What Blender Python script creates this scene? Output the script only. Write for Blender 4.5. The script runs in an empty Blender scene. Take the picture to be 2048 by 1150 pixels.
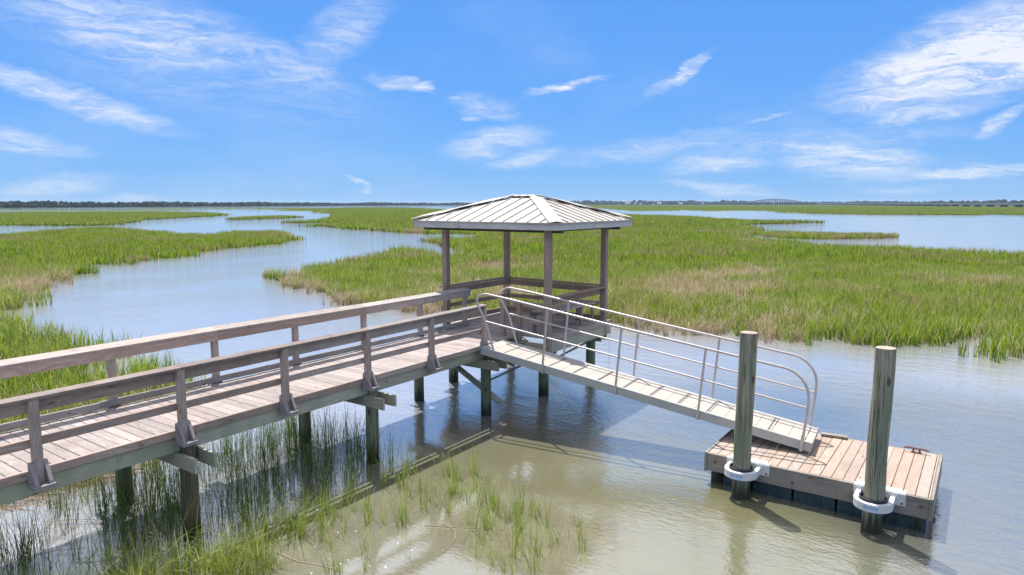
import bpy, math, random
import numpy as np
from mathutils import Vector, Matrix
R = math.radians
USE_HAZE = True
S = bpy.context.scene
C = S.collection
rnd = random.Random(7)

# ------------------------------------------------------------------ frame of the place
# X runs down the gangway, Y runs along the boardwalk, Z up, water level is z = 0
YAW = R(35.0)
VIEW = Vector((-math.sin(YAW), math.cos(YAW), 0))
SIDE = Vector((math.cos(YAW), math.sin(YAW), 0))
CAM_H = 4.4
def far(az, d):
    a = R(az)
    p = VIEW * (d * math.cos(a)) + SIDE * (d * math.sin(a))
    return p.x, p.y

# ------------------------------------------------------------------ node helpers
def new_mat(name):
    m = bpy.data.materials.new(name); m.use_nodes = True
    nt = m.node_tree; nt.nodes.clear()
    return m, nt
class N:
    def __init__(s, nt): s.nt = nt
    def n(s, t, **kw):
        o = s.nt.nodes.new(t)
        for k, v in kw.items(): setattr(o, k, v)
        return o
    def l(s, a, b): s.nt.links.new(a, b)
    def put(s, v, sock):
        if hasattr(v, 'is_output') or isinstance(v, bpy.types.NodeSocket): s.l(v, sock)
        else: sock.default_value = v
    def math(s, op, a, b=0.0, c=None, clamp=False):
        o = s.n('ShaderNodeMath', operation=op, use_clamp=clamp)
        s.put(a, o.inputs[0]); s.put(b, o.inputs[1])
        if c is not None: s.put(c, o.inputs[2])
        return o.outputs[0]
    def vmath(s, op, a, b=(0, 0, 0)):
        o = s.n('ShaderNodeVectorMath', operation=op); s.put(a, o.inputs[0]); s.put(b, o.inputs[1])
        return o.outputs[0]
    def mix(s, f, a, b, mode='MIX'):
        o = s.n('ShaderNodeMix', data_type='RGBA', blend_type=mode)
        s.put(f, o.inputs[0]); s.put(a, o.inputs[6]); s.put(b, o.inputs[7])
        return o.outputs[2]
    def noise(s, vec, scale, detail=2, rough=.5, dist=0, dim='3D'):
        o = s.n('ShaderNodeTexNoise', noise_dimensions=dim)
        if vec is not None: s.l(vec, o.inputs['Vector'])
        s.put(scale, o.inputs['Scale']); o.inputs['Detail'].default_value = detail
        o.inputs['Roughness'].default_value = rough; o.inputs['Distortion'].default_value = dist
        return o.outputs[0]
    def ramp(s, f, stops, interp='LINEAR'):
        o = s.n('ShaderNodeValToRGB'); s.l(f, o.inputs[0]); r = o.color_ramp; r.interpolation = interp
        while len(r.elements) > 1: r.elements.remove(r.elements[-1])
        r.elements[0].position = stops[0][0]; r.elements[0].color = tuple(stops[0][1]) + (1,)
        for p, c in stops[1:]:
            e = r.elements.new(p); e.color = tuple(c) + (1,)
        return o.outputs[0]
    def step(s, v, a, b):
        o = s.n('ShaderNodeMapRange', interpolation_type='SMOOTHSTEP'); s.put(v, o.inputs[0])
        o.inputs[1].default_value = a; o.inputs[2].default_value = b
        return o.outputs[0]
def g(v): return (v, v, v)

def wood(name, dark, light, stain=None, stain_amt=0.0, rough=.75, tone=.35, grain=1.0, knots=True):
    m, nt = new_mat(name); q = N(nt)
    uv = q.n('ShaderNodeUVMap').outputs[0]
    geo = q.n('ShaderNodeNewGeometry')
    isl = geo.outputs['Random Per Island']
    off = q.n('ShaderNodeCombineXYZ'); q.l(q.math('MULTIPLY', isl, 37.0), off.inputs[0]); q.l(q.math('MULTIPLY', isl, 91.0), off.inputs[1])
    v = q.vmath('ADD', uv, off.outputs[0])
    st = q.vmath('MULTIPLY', v, (1.4, 26, 1))
    warp = q.noise(q.vmath('MULTIPLY', v, (2.2, 5, 1)), 1.0, 2)
    wc = q.n('ShaderNodeCombineXYZ'); q.l(q.math('MULTIPLY', warp, 9.0), wc.inputs[1])
    st2 = q.vmath('ADD', st, wc.outputs[0])
    gr = q.noise(st2, 1.0, 5, .65)
    fine = q.noise(q.vmath('MULTIPLY', v, (6, 160, 1)), 1.0, 3, .6)
    gg = q.math('ADD', q.math('MULTIPLY', gr, .65), q.math('MULTIPLY', fine, .35))
    col = q.ramp(gg, [(.30, dark), (.55, tuple((a + b) / 2 for a, b in zip(dark, light))), (.72, light)])
    tonev = q.math('ADD', 1 - tone / 2, q.math('MULTIPLY', isl, tone))
    hs = q.n('ShaderNodeHueSaturation'); q.l(col, hs.inputs['Color']); q.l(tonev, hs.inputs['Value'])
    q.l(q.math('ADD', .75, q.math('MULTIPLY', q.math('FRACT', q.math('MULTIPLY', isl, 7.3)), .5)), hs.inputs['Saturation'])
    col = hs.outputs[0]
    big = q.noise(geo.outputs['Position'], 1.7, 4, .6)
    col = q.mix(q.math('MULTIPLY', q.step(big, .5, .75), .35), col, tuple(c * .62 for c in dark) + (1,))
    if knots:
        vo = q.n('ShaderNodeTexVoronoi', feature='F1'); q.l(q.vmath('MULTIPLY', v, (2.3, 7, 1)), vo.inputs['Vector']); vo.inputs['Scale'].default_value = 1
        k = q.math('SUBTRACT', 1.0, q.step(vo.outputs['Distance'], .05, .13))
        col = q.mix(q.math('MULTIPLY', k, .7), col, (dark[0] * .4, dark[1] * .34, dark[2] * .3, 1))
    if stain:
        sn = q.noise(geo.outputs['Position'], 2.6, 5, .65)
        col = q.mix(q.math('MULTIPLY', q.step(sn, .42, .66), stain_amt), col, tuple(stain) + (1,))
    b = q.n('ShaderNodeBsdfPrincipled'); q.l(col, b.inputs['Base Color']); b.inputs['Roughness'].default_value = rough
    b.inputs['Specular IOR Level'].default_value = .3
    bp = q.n('ShaderNodeBump'); bp.inputs['Strength'].default_value = .5 * grain; bp.inputs['Distance'].default_value = .004
    q.l(gg, bp.inputs['Height']); q.l(bp.outputs[0], b.inputs['Normal'])
    o = q.n('ShaderNodeOutputMaterial'); q.l(b.outputs[0], o.inputs[0])
    return m

def pile_mat(name, base1, base2, green, gamt, wet=.28):
    m, nt = new_mat(name); q = N(nt)
    geo = q.n('ShaderNodeNewGeometry'); pos = geo.outputs['Position']
    sx = q.n('ShaderNodeSeparateXYZ'); q.l(pos, sx.inputs[0])
    streak = q.noise(q.vmath('MULTIPLY', pos, (22, 22, .9)), 1.0, 5, .65)
    big = q.noise(q.vmath('MULTIPLY', pos, (3.2, 3.2, 1.1)), 1.0, 4, .6)
    crack = q.noise(q.vmath('MULTIPLY', pos, (55, 55, 1.3)), 1.0, 2, .5)
    col = q.ramp(q.math('ADD', q.math('MULTIPLY', streak, .6), q.math('MULTIPLY', q.noise(q.vmath('MULTIPLY', pos, (11, 11, .45)), 1.0, 4, .7), .4)), [(.36, base1), (.62, base2)])
    col = q.mix(q.math('MULTIPLY', q.step(big, .36, .62), gamt), col, tuple(green) + (1,))
    col = q.mix(q.math('MULTIPLY', q.step(crack, .58, .68), .75), col, (.035, .03, .02, 1))
    kn = q.n('ShaderNodeTexVoronoi'); q.l(q.vmath('MULTIPLY', pos, (5, 5, 1.9)), kn.inputs['Vector']); kn.inputs['Scale'].default_value = 1
    col = q.mix(q.math('MULTIPLY', q.math('SUBTRACT', 1.0, q.step(kn.outputs['Distance'], .08, .17)), .8), col, (.05, .03, .02, 1))
    edge = q.math('ADD', sx.outputs[2], q.math('MULTIPLY', q.math('SUBTRACT', streak, .5), .5))
    wetm = q.math('SUBTRACT', 1.0, q.step(edge, wet * .35, wet * 1.3))
    col = q.mix(q.math('MULTIPLY', wetm, .9), col, (.022, .024, .016, 1))
    b = q.n('ShaderNodeBsdfPrincipled'); q.l(col, b.inputs['Base Color']); b.inputs['Roughness'].default_value = .8
    b.inputs['Specular IOR Level'].default_value = .25
    bp = q.n('ShaderNodeBump'); bp.inputs['Strength'].default_value = .8; bp.inputs['Distance'].default_value = .01
    q.l(q.math('ADD', streak, crack), bp.inputs['Height']); q.l(bp.outputs[0], b.inputs['Normal'])
    o = q.n('ShaderNodeOutputMaterial'); q.l(b.outputs[0], o.inputs[0])
    return m

def plain(name, c, rough=.5, metal=0., var=.15, scale=6., spec=.4, dirt=None, dirt_amt=.4):
    m, nt = new_mat(name); q = N(nt)
    geo = q.n('ShaderNodeNewGeometry'); pos = geo.outputs['Position']
    n1 = q.noise(pos, scale, 5, .65)
    col = q.ramp(n1, [(.3, tuple(x * (1 - var) for x in c)), (.7, tuple(min(1, x * (1 + var)) for x in c))])
    if dirt:
        n2 = q.noise(pos, scale * .6, 6, .7)
        col = q.mix(q.math('MULTIPLY', q.step(n2, .48, .68), dirt_amt), col, tuple(dirt) + (1,))
    b = q.n('ShaderNodeBsdfPrincipled'); q.l(col, b.inputs['Base Color'])
    b.inputs['Roughness'].default_value = rough; b.inputs['Metallic'].default_value = metal
    b.inputs['Specular IOR Level'].default_value = spec
    bp = q.n('ShaderNodeBump'); bp.inputs['Strength'].default_value = .15; bp.inputs['Distance'].default_value = .004
    q.l(q.noise(pos, scale * 8, 3), bp.inputs['Height']); q.l(bp.outputs[0], b.inputs['Normal'])
    o = q.n('ShaderNodeOutputMaterial'); q.l(b.outputs[0], o.inputs[0])
    return m

def grass_mat(name, stops, brown_amt=.5, brown=(.26, .19, .1), bscale=.13, transl=.35, tip=(.30, .32, .07)):
    m, nt = new_mat(name); q = N(nt)
    geo = q.n('ShaderNodeNewGeometry'); pos = geo.outputs['Position']
    isl = geo.outputs['Random Per Island']
    oi = q.n('ShaderNodeObjectInfo').outputs['Random']
    a = q.noise(q.vmath('MULTIPLY', pos, (1, 1, 0)), bscale, 5, .62)
    b_ = q.noise(q.vmath('MULTIPLY', pos, (1, 1, 0)), bscale * 7, 3, .6)
    mixv = q.math('ADD', q.math('MULTIPLY', isl, .60), q.math('ADD', q.math('MULTIPLY', q.math('SUBTRACT', b_, .25), .65), q.math('MULTIPLY', oi, .10)))
    col = q.ramp(mixv, stops)
    bf = q.math('ADD', q.step(a, .46, .62), q.math('MULTIPLY', q.math('SUBTRACT', q.math('FRACT', q.math('MULTIPLY', isl, 13.7)), .5), .9))
    col = q.mix(q.math('MULTIPLY', q.step(bf, .45, .9), brown_amt), col, tuple(brown) + (1,))
    col = q.mix(q.math('MULTIPLY', q.math('GREATER_THAN', q.math('FRACT', q.math('MULTIPLY', isl, 29.3)), .92), .85), col, (.66, .54, .42, 1))
    uv = q.n('ShaderNodeUVMap').outputs[0]; su = q.n('ShaderNodeSeparateXYZ'); q.l(uv, su.inputs[0])
    col = q.mix(q.math('MULTIPLY', q.step(su.outputs[1], .55, 1.0), .22), col, tuple(tip) + (1,))
    d = q.n('ShaderNodeBsdfPrincipled'); q.l(col, d.inputs['Base Color']); d.inputs['Roughness'].default_value = .5
    d.inputs['Specular IOR Level'].default_value = .25
    t = q.n('ShaderNodeBsdfTranslucent'); q.l(q.mix(1.0, col, (1.0, 1.0, .6, 1), 'MULTIPLY'), t.inputs[0])
    mx = q.n('ShaderNodeMixShader'); mx.inputs[0].default_value = transl; q.l(d.outputs[0], mx.inputs[1]); q.l(t.outputs[0], mx.inputs[2])
    o = q.n('ShaderNodeOutputMaterial'); q.l(mx.outputs[0], o.inputs[0])
    return m

M = {}
M['deck'] = wood('weathered_deck_wood', (.25, .21, .195), (.54, .46, .43), tone=.34)
M['rail'] = wood('weathered_rail_wood', (.23, .165, .135), (.64, .51, .44), tone=.3)
M['raildark'] = wood('dark_grey_rail_cap', (.13, .105, .095), (.40, .33, .30), tone=.25)
M['railtop'] = wood('pale_rail_top', (.22, .185, .165), (.60, .52, .475), tone=.2)  # paler wood tone for the far handrail
M['beam'] = wood('treated_beam_wood', (.31, .30, .23), (.60, .56, .44), stain=(.25, .31, .20), stain_amt=.45, tone=.2)
M['post'] = wood('gazebo_post_wood', (.215, .135, .095), (.53, .37, .285), tone=.15)
M['fascia'] = wood('roof_fascia_wood', (.42, .41, .39), (.74, .72, .68), tone=.15)
M['dock'] = wood('dock_deck_wood', (.33, .25, .205), (.56, .455, .385), tone=.20)
M['dockside'] = wood('dock_side_wood', (.22, .185, .155), (.46, .40, .34), stain=(.17, .16, .09), stain_amt=.4, tone=.2)
M['curb'] = wood('grey_curb_wood', (.18, .165, .16), (.43, .39, .38), tone=.3)
M['gwdeck'] = plain('gangway_panel', (.46, .405, .355), .65, var=.08, scale=3, dirt=(.42, .37, .34), dirt_amt=.25)
M['gwside'] = plain('gangway_channel', (.48, .47, .44), .5, var=.1, scale=3, dirt=(.34, .36, .34), dirt_amt=.4)
M['tube'] = plain('dull_aluminium_tube', (.52, .47, .45), .42, metal=.35, var=.12, scale=9)
M['joint'] = plain('dark_joint_rubber', (.16, .15, .17), .7, var=.1)
M['pile'] = pile_mat('green_treated_piling', (.17, .15, .10), (.38, .33, .24), (.09, .20, .10), .60, wet=.3)
M['pilebrown'] = pile_mat('brown_treated_piling', (.10, .07, .04), (.26, .19, .12), (.06, .09, .05), .5, wet=.3)
M['mooring'] = pile_mat('mooring_piling_wood', (.13, .115, .08), (.50, .43, .33), (.17, .25, .16), .60, wet=.3)
M['piletop'] = plain('cut_pile_top', (.42, .34, .27), .85, var=.3, scale=14, dirt=(.2, .17, .14))
M['metalroof'] = plain('pale_metal_roof', (.52, .475, .43), .55, var=.08, scale=1.6, dirt=(.36, .32, .27), dirt_amt=.6)
M['roofdark'] = plain('roof_beam_and_gap_shade', (.07, .06, .055), .9)  # near-black: gap shade put into the hip strips, also used on roof beams
M['white'] = plain('white_plastic_collar', (.74, .74, .74), .5, var=.05, scale=8, dirt=(.5, .48, .44), dirt_amt=.35)
M['rubber'] = plain('black_rubber', (.03, .035, .045), .5)
M['sticker'] = plain('pale_blue_sticker', (.55, .68, .84), .4, var=.04)
M['ink'] = plain('navy_ink', (.07, .12, .30), .5)
M['float'] = plain('dark_teal_float', (.018, .045, .058), .45, var=.5, scale=9, dirt=(.06, .10, .11), dirt_amt=.5)
M['black'] = plain('black_gap', (.008, .009, .009), .8)
M['bolt'] = plain('rusty_bolt', (.20, .09, .05), .7, metal=.3, var=.3, scale=40)
M['galv'] = plain('galvanised_steel', (.5, .5, .5), .4, metal=.8)
M['rope'] = plain('frayed_rope', (.4, .42, .34), .9)
M['concrete'] = plain('pale_concrete', (.17, .19, .21), .85, var=.08, scale=.05)
M['shingle'] = plain('grey_shingle', (.25, .25, .26), .9, var=.1, scale=.5)
M['housewhite'] = plain('white_siding', (.78, .78, .76), .7, var=.03, scale=.3)
M['window'] = plain('dark_window_glass', (.04, .05, .06), .15)
M['reed'] = grass_mat('straw_reed', [(.2, (.30, .21, .15)), (.8, (.52, .40, .30))], 0.3, tip=(.5, .4, .3), transl=.1)

# ------------------------------------------------------------------ mesh builder
class MB:
    def __init__(s): s.v = []; s.f = []; s.uv = []
    def face(s, idx, uvs): s.f.append(idx); s.uv.extend(uvs)
    def bar(s, p0, p1, w, h, up=(0, 0, 1), ch=.004):
        """board from p0 to p1, w wide (sideways), h tall (along up), chamfered"""
        p0 = Vector(p0); p1 = Vector(p1); d = p1 - p0; L = d.length; d.normalize()
        up = Vector(up); sd = d.cross(up)
        if sd.length < 1e-6: sd = d.cross(Vector((1, 0, 0)))
        sd.normalize(); u = sd.cross(d).normalized()
        a, b = w / 2, h / 2; c = min(ch, a * .45, b * .45)
        prof = [(-a + c, -b), (a - c, -b), (a, -b + c), (a, b - c), (a - c, b), (-a + c, b), (-a, b - c), (-a, -b + c)]
        per = [0]
        for i in range(8):
            q0 = prof[i]; q1 = prof[(i + 1) % 8]; per.append(per[-1] + math.hypot(q1[0] - q0[0], q1[1] - q0[1]))
        n = len(s.v); off = rnd.random() * 5
        for P in (p0, p1):
            for x, y in prof: s.v.append(P + sd * x + u * y)
        for i in range(8):
            j = (i + 1) % 8
            s.face([n + i, n + 8 + i, n + 8 + j, n + j][::-1], [(off, off + per[i + 1]), (off + L, off + per[i + 1]), (off + L, off + per[i]), (off, off + per[i])])
        s.face([n + i for i in range(8)], [(off + x * .3, off + y) for x, y in prof])
        s.face([n + 8 + i for i in range(7, -1, -1)], [(off + x * .3, off + y) for x, y in prof[::-1]])
    def box(s, x0, x1, y0, y1, z0, z1, ch=.004, axis=None):
        d = (x1 - x0, y1 - y0, z1 - z0)
        if axis is None: axis = max(range(3), key=lambda i: d[i])
        cx, cy, cz = (x0 + x1) / 2, (y0 + y1) / 2, (z0 + z1) / 2
        if axis == 0: s.bar((x0, cy, cz), (x1, cy, cz), d[1], d[2], ch=ch)
        elif axis == 1: s.bar((cx, y0, cz), (cx, y1, cz), d[0], d[2], ch=ch)
        else: s.bar((cx, cy, z0), (cx, cy, z1), d[0], d[1], up=(0, 1, 0), ch=ch)
    def tube(s, pts, r, n=12, r1=None, cap=True, wob=0.0, groove=0.0):
        pts = [Vector(p) for p in pts]; rings = []; base = len(s.v); L = 0
        prev = None; ls = [0]
        for i in range(1, len(pts)): ls.append(ls[-1] + (pts[i] - pts[i - 1]).length)
        ph = rnd.random() * 6
        gv = [1 - groove * rnd.random() ** 3 for _ in range(n)]; gs = [rnd.uniform(-1, 1) for _ in range(n)]
        for i, p in enumerate(pts):
            if i == 0: t = pts[1] - p
            elif i == len(pts) - 1: t = p - pts[i - 1]
            else: t = (pts[i + 1] - p).normalized() + (p - pts[i - 1]).normalized()
            t.normalize()
            if prev is None:
                a = t.orthogonal().normalized()
            else:
                a = (prev - t * prev.dot(t)).normalized()
            prev = a; b = t.cross(a)
            rr = r if r1 is None else r + (r1 - r) * ls[i] / ls[-1]
            for k in range(n):
                an = 2 * math.pi * k / n
                q = rr * (1 + wob * math.sin(an * 3 + ph + i * .6) + wob * .6 * math.sin(an * 5 + ph * 2 - i)) * (gv[k] + groove * .25 * gs[k] * math.sin(i * 1.7 + gs[k] * 9))
                s.v.append(p + a * (q * math.cos(an)) + b * (q * math.sin(an)))
        for i in range(len(pts) - 1):
            for k in range(n):
                k2 = (k + 1) % n; u0, u1 = k / n * 2 * math.pi * r, (k + 1) / n * 2 * math.pi * r
                s.face([base + i * n + k, base + i * n + k2, base + (i + 1) * n + k2, base + (i + 1) * n + k], [(ls[i], u0), (ls[i], u1), (ls[i + 1], u1), (ls[i + 1], u0)])
        if cap:
            s.face([base + k for k in range(n - 1, -1, -1)], [(0, 0)] * n)
            e = base + (len(pts) - 1) * n
            s.face([e + k for k in range(n)], [(0, 0)] * n)
    def poly(s, pts, th=None, dirv=(0, 0, -1)):
        """flat polygon, optionally given a thickness"""
        pts = [Vector(p) for p in pts]; n = len(s.v); k = len(pts)
        uvs = [(p.x + p.z, p.y) for p in pts]
        s.v.extend(pts); s.face(list(range(n, n + k)), uvs)
        if th:
            dv = Vector(dirv) * th
            s.v.extend([p + dv for p in pts]); s.face(list(range(n + 2 * k - 1, n + k - 1, -1)), uvs[::-1])
            for i in range(k):
                j = (i + 1) % k; L = (pts[j] - pts[i]).length
                s.face([n + j, n + i, n + k + i, n + k + j], [(L, 0), (0, 0), (0, th), (L, th)])
    def build(s, name, mat, parent=None, smooth=False):
        me = bpy.data.meshes.new(name)
        me.from_pydata([tuple(p) for p in s.v], [], s.f)
        uvl = me.uv_layers.new(name='UVMap')
        flat = np.array([c for u in s.uv for c in u], dtype=np.float32)
        uvl.data.foreach_set('uv', flat)
        me.materials.append(mat)
        if smooth:
            me.polygons.foreach_set('use_smooth', [True] * len(me.polygons))
        o = bpy.data.objects.new(name, me); C.objects.link(o)
        if smooth:
            try:
                me.set_sharp_from_angle(angle=R(40))
            except Exception: pass
        if parent is not None: link_to(o, parent)
        return o
def link_to(o, parent):
    """the meshes are modelled in world space: keep them there under their parent"""
    o.parent = parent
    loc = WL.get(parent.name, Vector((0, 0, 0)))
    o.matrix_parent_inverse = Matrix.Translation(-loc)
    WL[o.name] = Vector((0, 0, 0)) if o.type == 'MESH' else o.location.copy()
WL = {}
def tag(o, label=None, cat=None, group=None, kind=None):
    if label: o['label'] = label
    if cat: o['category'] = cat
    if group: o['group'] = group
    if kind: o['kind'] = kind
    return o
def thing(name, loc, label, cat, group=None):
    o = bpy.data.objects.new(name, None); C.objects.link(o); o.location = loc; o.empty_display_size = .3
    WL[o.name] = Vector(loc)
    return tag(o, label, cat, group)

# ================================================================== BOARDWALK
ZD = 1.52
XE, XF = -8.35, -10.08          # near and far edges of the boardwalk deck
bw = thing('boardwalk', (-9.2, 5.0, 0), 'long weathered wooden boardwalk on green pilings leading to the roofed gazebo', 'boardwalk')
mb = MB(); y = -3.0
while y < 12.3:
    w = .138 + rnd.uniform(-.001, .001)
    dz = rnd.uniform(-.002, .002)
    mb.box(XF + rnd.uniform(-.012, .012), XE - .042, y, y + w, ZD - .036 + dz, ZD + dz, ch=.005, axis=0)
    y += w + rnd.uniform(.004, .009)
mb.build('deck_planks', M['deck'], bw)
mb = MB()
for a, b in ((-3, .6), (.604, 4.47), (4.474, 7.93), (7.934, 10.79)):
    mb.box(XE - .04, XE, a, b, 1.425, ZD + .004, axis=1)
mb.build('edge_board', M['rail'], bw)
mb = MB()
for a, b in ((-3, .2), (.2, 3.72), (3.722, 4.50), (4.72, 7.75), (7.97, 10.17), (10.172, 10.95)):
    mb.box(XE - .075, XE - .035, a, b, 1.225, 1.42, axis=1)
mb.build('side_beam', M['beam'], bw)
mb = MB()
for X in (-9.2, XF + .06):
    mb.box(X - .02, X + .02, -3, 12.3, 1.225, 1.48, axis=1)
mb.build('joist', M['beam'], bw)
BENTS = [1.2, 4.61, 7.86, 11.06]
for i, Y in enumerate(BENTS):
    for X, mt in ((XE - .06, M['pilebrown'] if i == 1 else M['pile']), (XF - .12, M['pile'])):
        if i == 3 and X < -9: X = -10.3
        m = MB(); ln = rnd.uniform(-.03, .03)
        top = 1.40 if X > -9 else 1.42
        m.tube([(X + ln, Y + ln, -1.2), (X + ln * .3, Y, .1), (X, Y, .8), (X, Y, top)], .118, 20, r1=.105, wob=.012)
        m.build('piling', mt, bw, smooth=True)
    for sgn in (-1, 1):
        m = MB(); yy = Y + sgn * .135
        m.bar((-10.55, yy, 1.115), (-7.98, yy, 1.115), .042, .19)
        m.build('cross_beam', M['beam'], bw)
m = MB(); m.bar((-9.75, 11.21, 1.1), (-8.15, 11.21, .28), .04, .17, up=(0, 1, 0)); m.bar((-9.75, 11.21, 1.1), (-9.7, 11.21, 1.07), .04, .17, up=(0, 1, 0))
m.build('cross_brace', M['beam'], bw)

def post_with_bracket(parent, X, Y, side, ztop, zb=1.39, mat=None):
    """rail post outside the deck; side is +1 on the near edge and -1 on the far edge"""
    m = MB(); x0 = X + side * .003; x1 = X + side * .093
    m.box(min(x0, x1), max(x0, x1), Y - .046, Y + .046, zb, ztop, ch=.006, axis=2)
    po = m.build('rail_post', mat or M['rail'], parent)
    m = MB()
    a = X - side * .03; b = X + side * .215
    m.box(min(a + side * .036, b), max(a + side * .036, b), Y - .105, Y + .105, zb - .042, zb - .002, axis=0)
    for s_ in (-1, 1):
        yy = Y + s_ * .068
        pts = [(X + side * .004, yy - .019, zb), (b - side * .02, yy - .019, zb), (b - side * .03, yy - .019, zb + .03), (X + side * .075, yy - .019, zb + .235), (X + side * .02, yy - .019, zb + .235)]
        if side < 0: pts = pts[::-1]
        m.poly(pts, .038, (0, 1, 0))
    m.build('post_bracket', M['curb'], parent)
    return po
NEAR = [-1.9, -.3, 1.28, 2.88, 4.51, 6.07, 7.69, 9.27, 10.86]
for Y in NEAR: post_with_bracket(bw, XE, Y, 1, 2.312)
FAR = [-1.8, -.2, 1.4, 2.95, 4.52, 6.1, 7.66, 9.3, 10.95, 12.5]
for Y in FAR: post_with_bracket(bw, XF, Y, -1, 2.375)
def sag(y): return .012 * math.sin(y * 1.3) - .006
m = MB()
jn = [-3, -.3, 4.51, 7.69, 10.91]
for a, b in zip(jn, jn[1:]): m.bar((XE + .025, a + .002, 2.345 + sag(a)), (XE + .025, b - .002, 2.345 + sag(b)), .155, .036, up=(.06, 0, 1))
m.build('handrail', M['raildark'], bw)
m = MB()
jn = [-3, -.3, 2.9, 6.07, 9.27, 10.9]
for a, b in zip(jn, jn[1:]):
    m.bar((XE - .02, a + .002, 2.225), (XE - .02, b - .002, 2.23), .038, .14)
m.build('rail_board', M['rail'], bw)
m = MB()
for a, b in zip(jn, jn[1:]):
    m.bar((XE - .02, a + .002, 1.83), (XE - .02, b - .002, 1.82), .038, .10)
m.build('middle_rail', M['rail'], bw)
jn = [-3, 2.2, 6.12, 9.28, 12.62]
m = MB()
for a, b in zip(jn, jn[1:]): m.bar((XF - .045, a + .002, 2.385 + sag(a)), (XF - .045, b - .002, 2.385 + sag(b)), .20, .038, up=(.20, 0, 1))
m.build('handrail', M['railtop'], bw)
m = MB()
for a, b in zip(jn, jn[1:]): m.bar((XF + .022, a + .002, 2.283), (XF + .022, b - .002, 2.283), .038, .135)
m.build('rail_board', M['rail'], bw)
m = MB()
for a, b in zip([-3, 1.4, 4.3, 9.3], [1.4, 4.3, 9.3, 12.6]): m.bar((XF + .022, a + .002, 1.595), (XF + .022, b - .002, 1.585), .038, .095)
m.build('curb_board', M['curb'], bw)

# ================================================================== GAZEBO
gz = thing('gazebo', (-9.1, 13.7, 0), 'square open gazebo with pale metal hip roof on four brown posts at the boardwalk end', 'gazebo')
GX0, GX1, GY0, GY1 = -10.62, -7.70, 12.42, 14.93
m = MB(); y = 12.31
while y < GY1 + .15:
    m.box(GX0 - .06, GX1 + .02, y, y + .138, ZD - .036, ZD + rnd.uniform(-.002, .001), ch=.005, axis=0); y += .144
y = 10.98
while y < 12.28:      # landing in front of the gangway runs on at deck level
    y += .2
m.build('deck_planks', M['deck'], gz)
m = MB()
m.box(GX1 + .024, GX1 + .062, 12.25, GY1 + .28, 1.40, ZD + .003, axis=1)
m.build('edge_board', M['rail'], gz)
m = MB()
m.box(GX1 + .02, GX1 + .058, 12.2, 13.62, 1.17, 1.395, axis=1); m.box(GX1 + .02, GX1 + .058, 13.622, GY1 + .3, 1.17, 1.395, axis=1)
m.box(GX0 - .06, GX1 + .016, 12.2, 12.24, 1.17, 1.395, axis=0)
m.box(GX0 - .06, GX1 + .016, GY1 + .18, GY1 + .22, 1.17, 1.47, axis=0)
m.box(GX0 - .10, GX0 - .062, 12.2, GY1 + .2, 1.17, 1.47, axis=1)
m.build('rim_beam', M['beam'], gz)
for (X, Y) in ((GX0, GY0), (GX0, GY1), (GX1, GY0), (GX1, GY1)):
    m = MB(); zb = 1.18 if X > -9 else .9
    if X > -9 and Y < 13: m.box(X - .03, X + .11, Y - .21, Y - .07, 1.2, 3.84, ch=.008, axis=2)
    else: m.box(X - .07, X + .07, Y - .07, Y + .07, zb, 3.84, ch=.008, axis=2)
    m.build('roof_post', M['post'], gz)
for (X, Y) in ((-8.2, 12.98), (-8.05, 14.95), (-10.7, 12.75), (-10.68, 15.2)):
    m = MB(); m.tube([(X, Y, -1.2), (X, Y, 0), (X, Y, 1.17)], .125, 20, r1=.115, wob=.012); m.build('piling', M['pile'], gz, smooth=True)
for sgn in (-1, 1):
    m = MB(); m.bar((-7.75, 15.08 + sgn * .14, 1.08), (-10.9, 15.08 + sgn * .14, 1.08), .04, .18); m.build('cross_beam', M['beam'], gz)
    m = MB(); m.bar((-7.95, 12.98 + sgn * .14, 1.08), (-10.9, 12.98 + sgn * .14, 1.08), .04, .18); m.build('cross_beam', M['beam'], gz)
for p0, p1 in (((-8.0, 12.84, 1.05), (-9.75, 12.84, .12)), ((-7.93, 14.82, 1.05), (-9.3, 14.82, .25)), ((-10.6, 15.1, .95), (-9.0, 15.1, .1))):
    m = MB(); m.bar(p0, p1, .04, .17, up=(0, 1, 0)); m.build('cross_brace', M['beam'], gz)
# railings of the gazebo
m = MB()
m.bar((GX0 + .02, 12.25, 2.43), (GX0 + .02, GY1 + .08, 2.43), .15, .04)
m.bar((GX0 + .1, GY1 + .01, 2.42), (GX1 - .1, GY1 + .01, 2.40), .15, .04)
m.bar((GX1 + .01, 12.46, 2.36), (GX1 + .01, GY1 - .09, 2.37), .13, .04)
m.build('handrail', M['post'], gz)
m = MB()
m.bar((GX0 + .09, 12.4, 2.33), (GX0 + .09, GY1 - .02, 2.33), .038, .14)
m.bar((GX0 + .1, GY1 - .06, 2.32), (GX1 - .1, GY1 - .06, 2.30), .038, .14)
m.bar((GX1 - .05, 12.6, 2.26), (GX1 - .05, GY1 - .1, 2.27), .038, .14)
m.bar((XE - .2, 12.26, 2.22), (GX1 - .05, 12.26, 2.20), .038, .13)
m.build('rail_board', M['post'], gz)
m = MB()
m.bar((GX0 + .09, 12.3, 1.98), (GX0 + .09, GY1 - .02, 1.96), .038, .10)
m.bar((GX0 + .1, GY1 - .06, 1.96), (GX1 - .1, GY1 - .06, 1.96), .038, .10)
m.build('middle_rail', M['post'], gz)
m = MB()
m.bar((GX0 + .09, 12.3, 1.62), (GX0 + .09, GY1 - .1, 1.60), .038, .12)
m.bar((GX0 + .1, GY1 - .06, 1.60), (GX1 - .08, GY1 - .06, 1.60), .038, .12)
m.build('curb_board', M['post'], gz); m = MB()
m.bar((XE - .2, 12.24, 1.86), (GX1 - .1, 12.24, 1.86), .038, .12)
m.build('curb_board', M['post'], gz)
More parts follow.
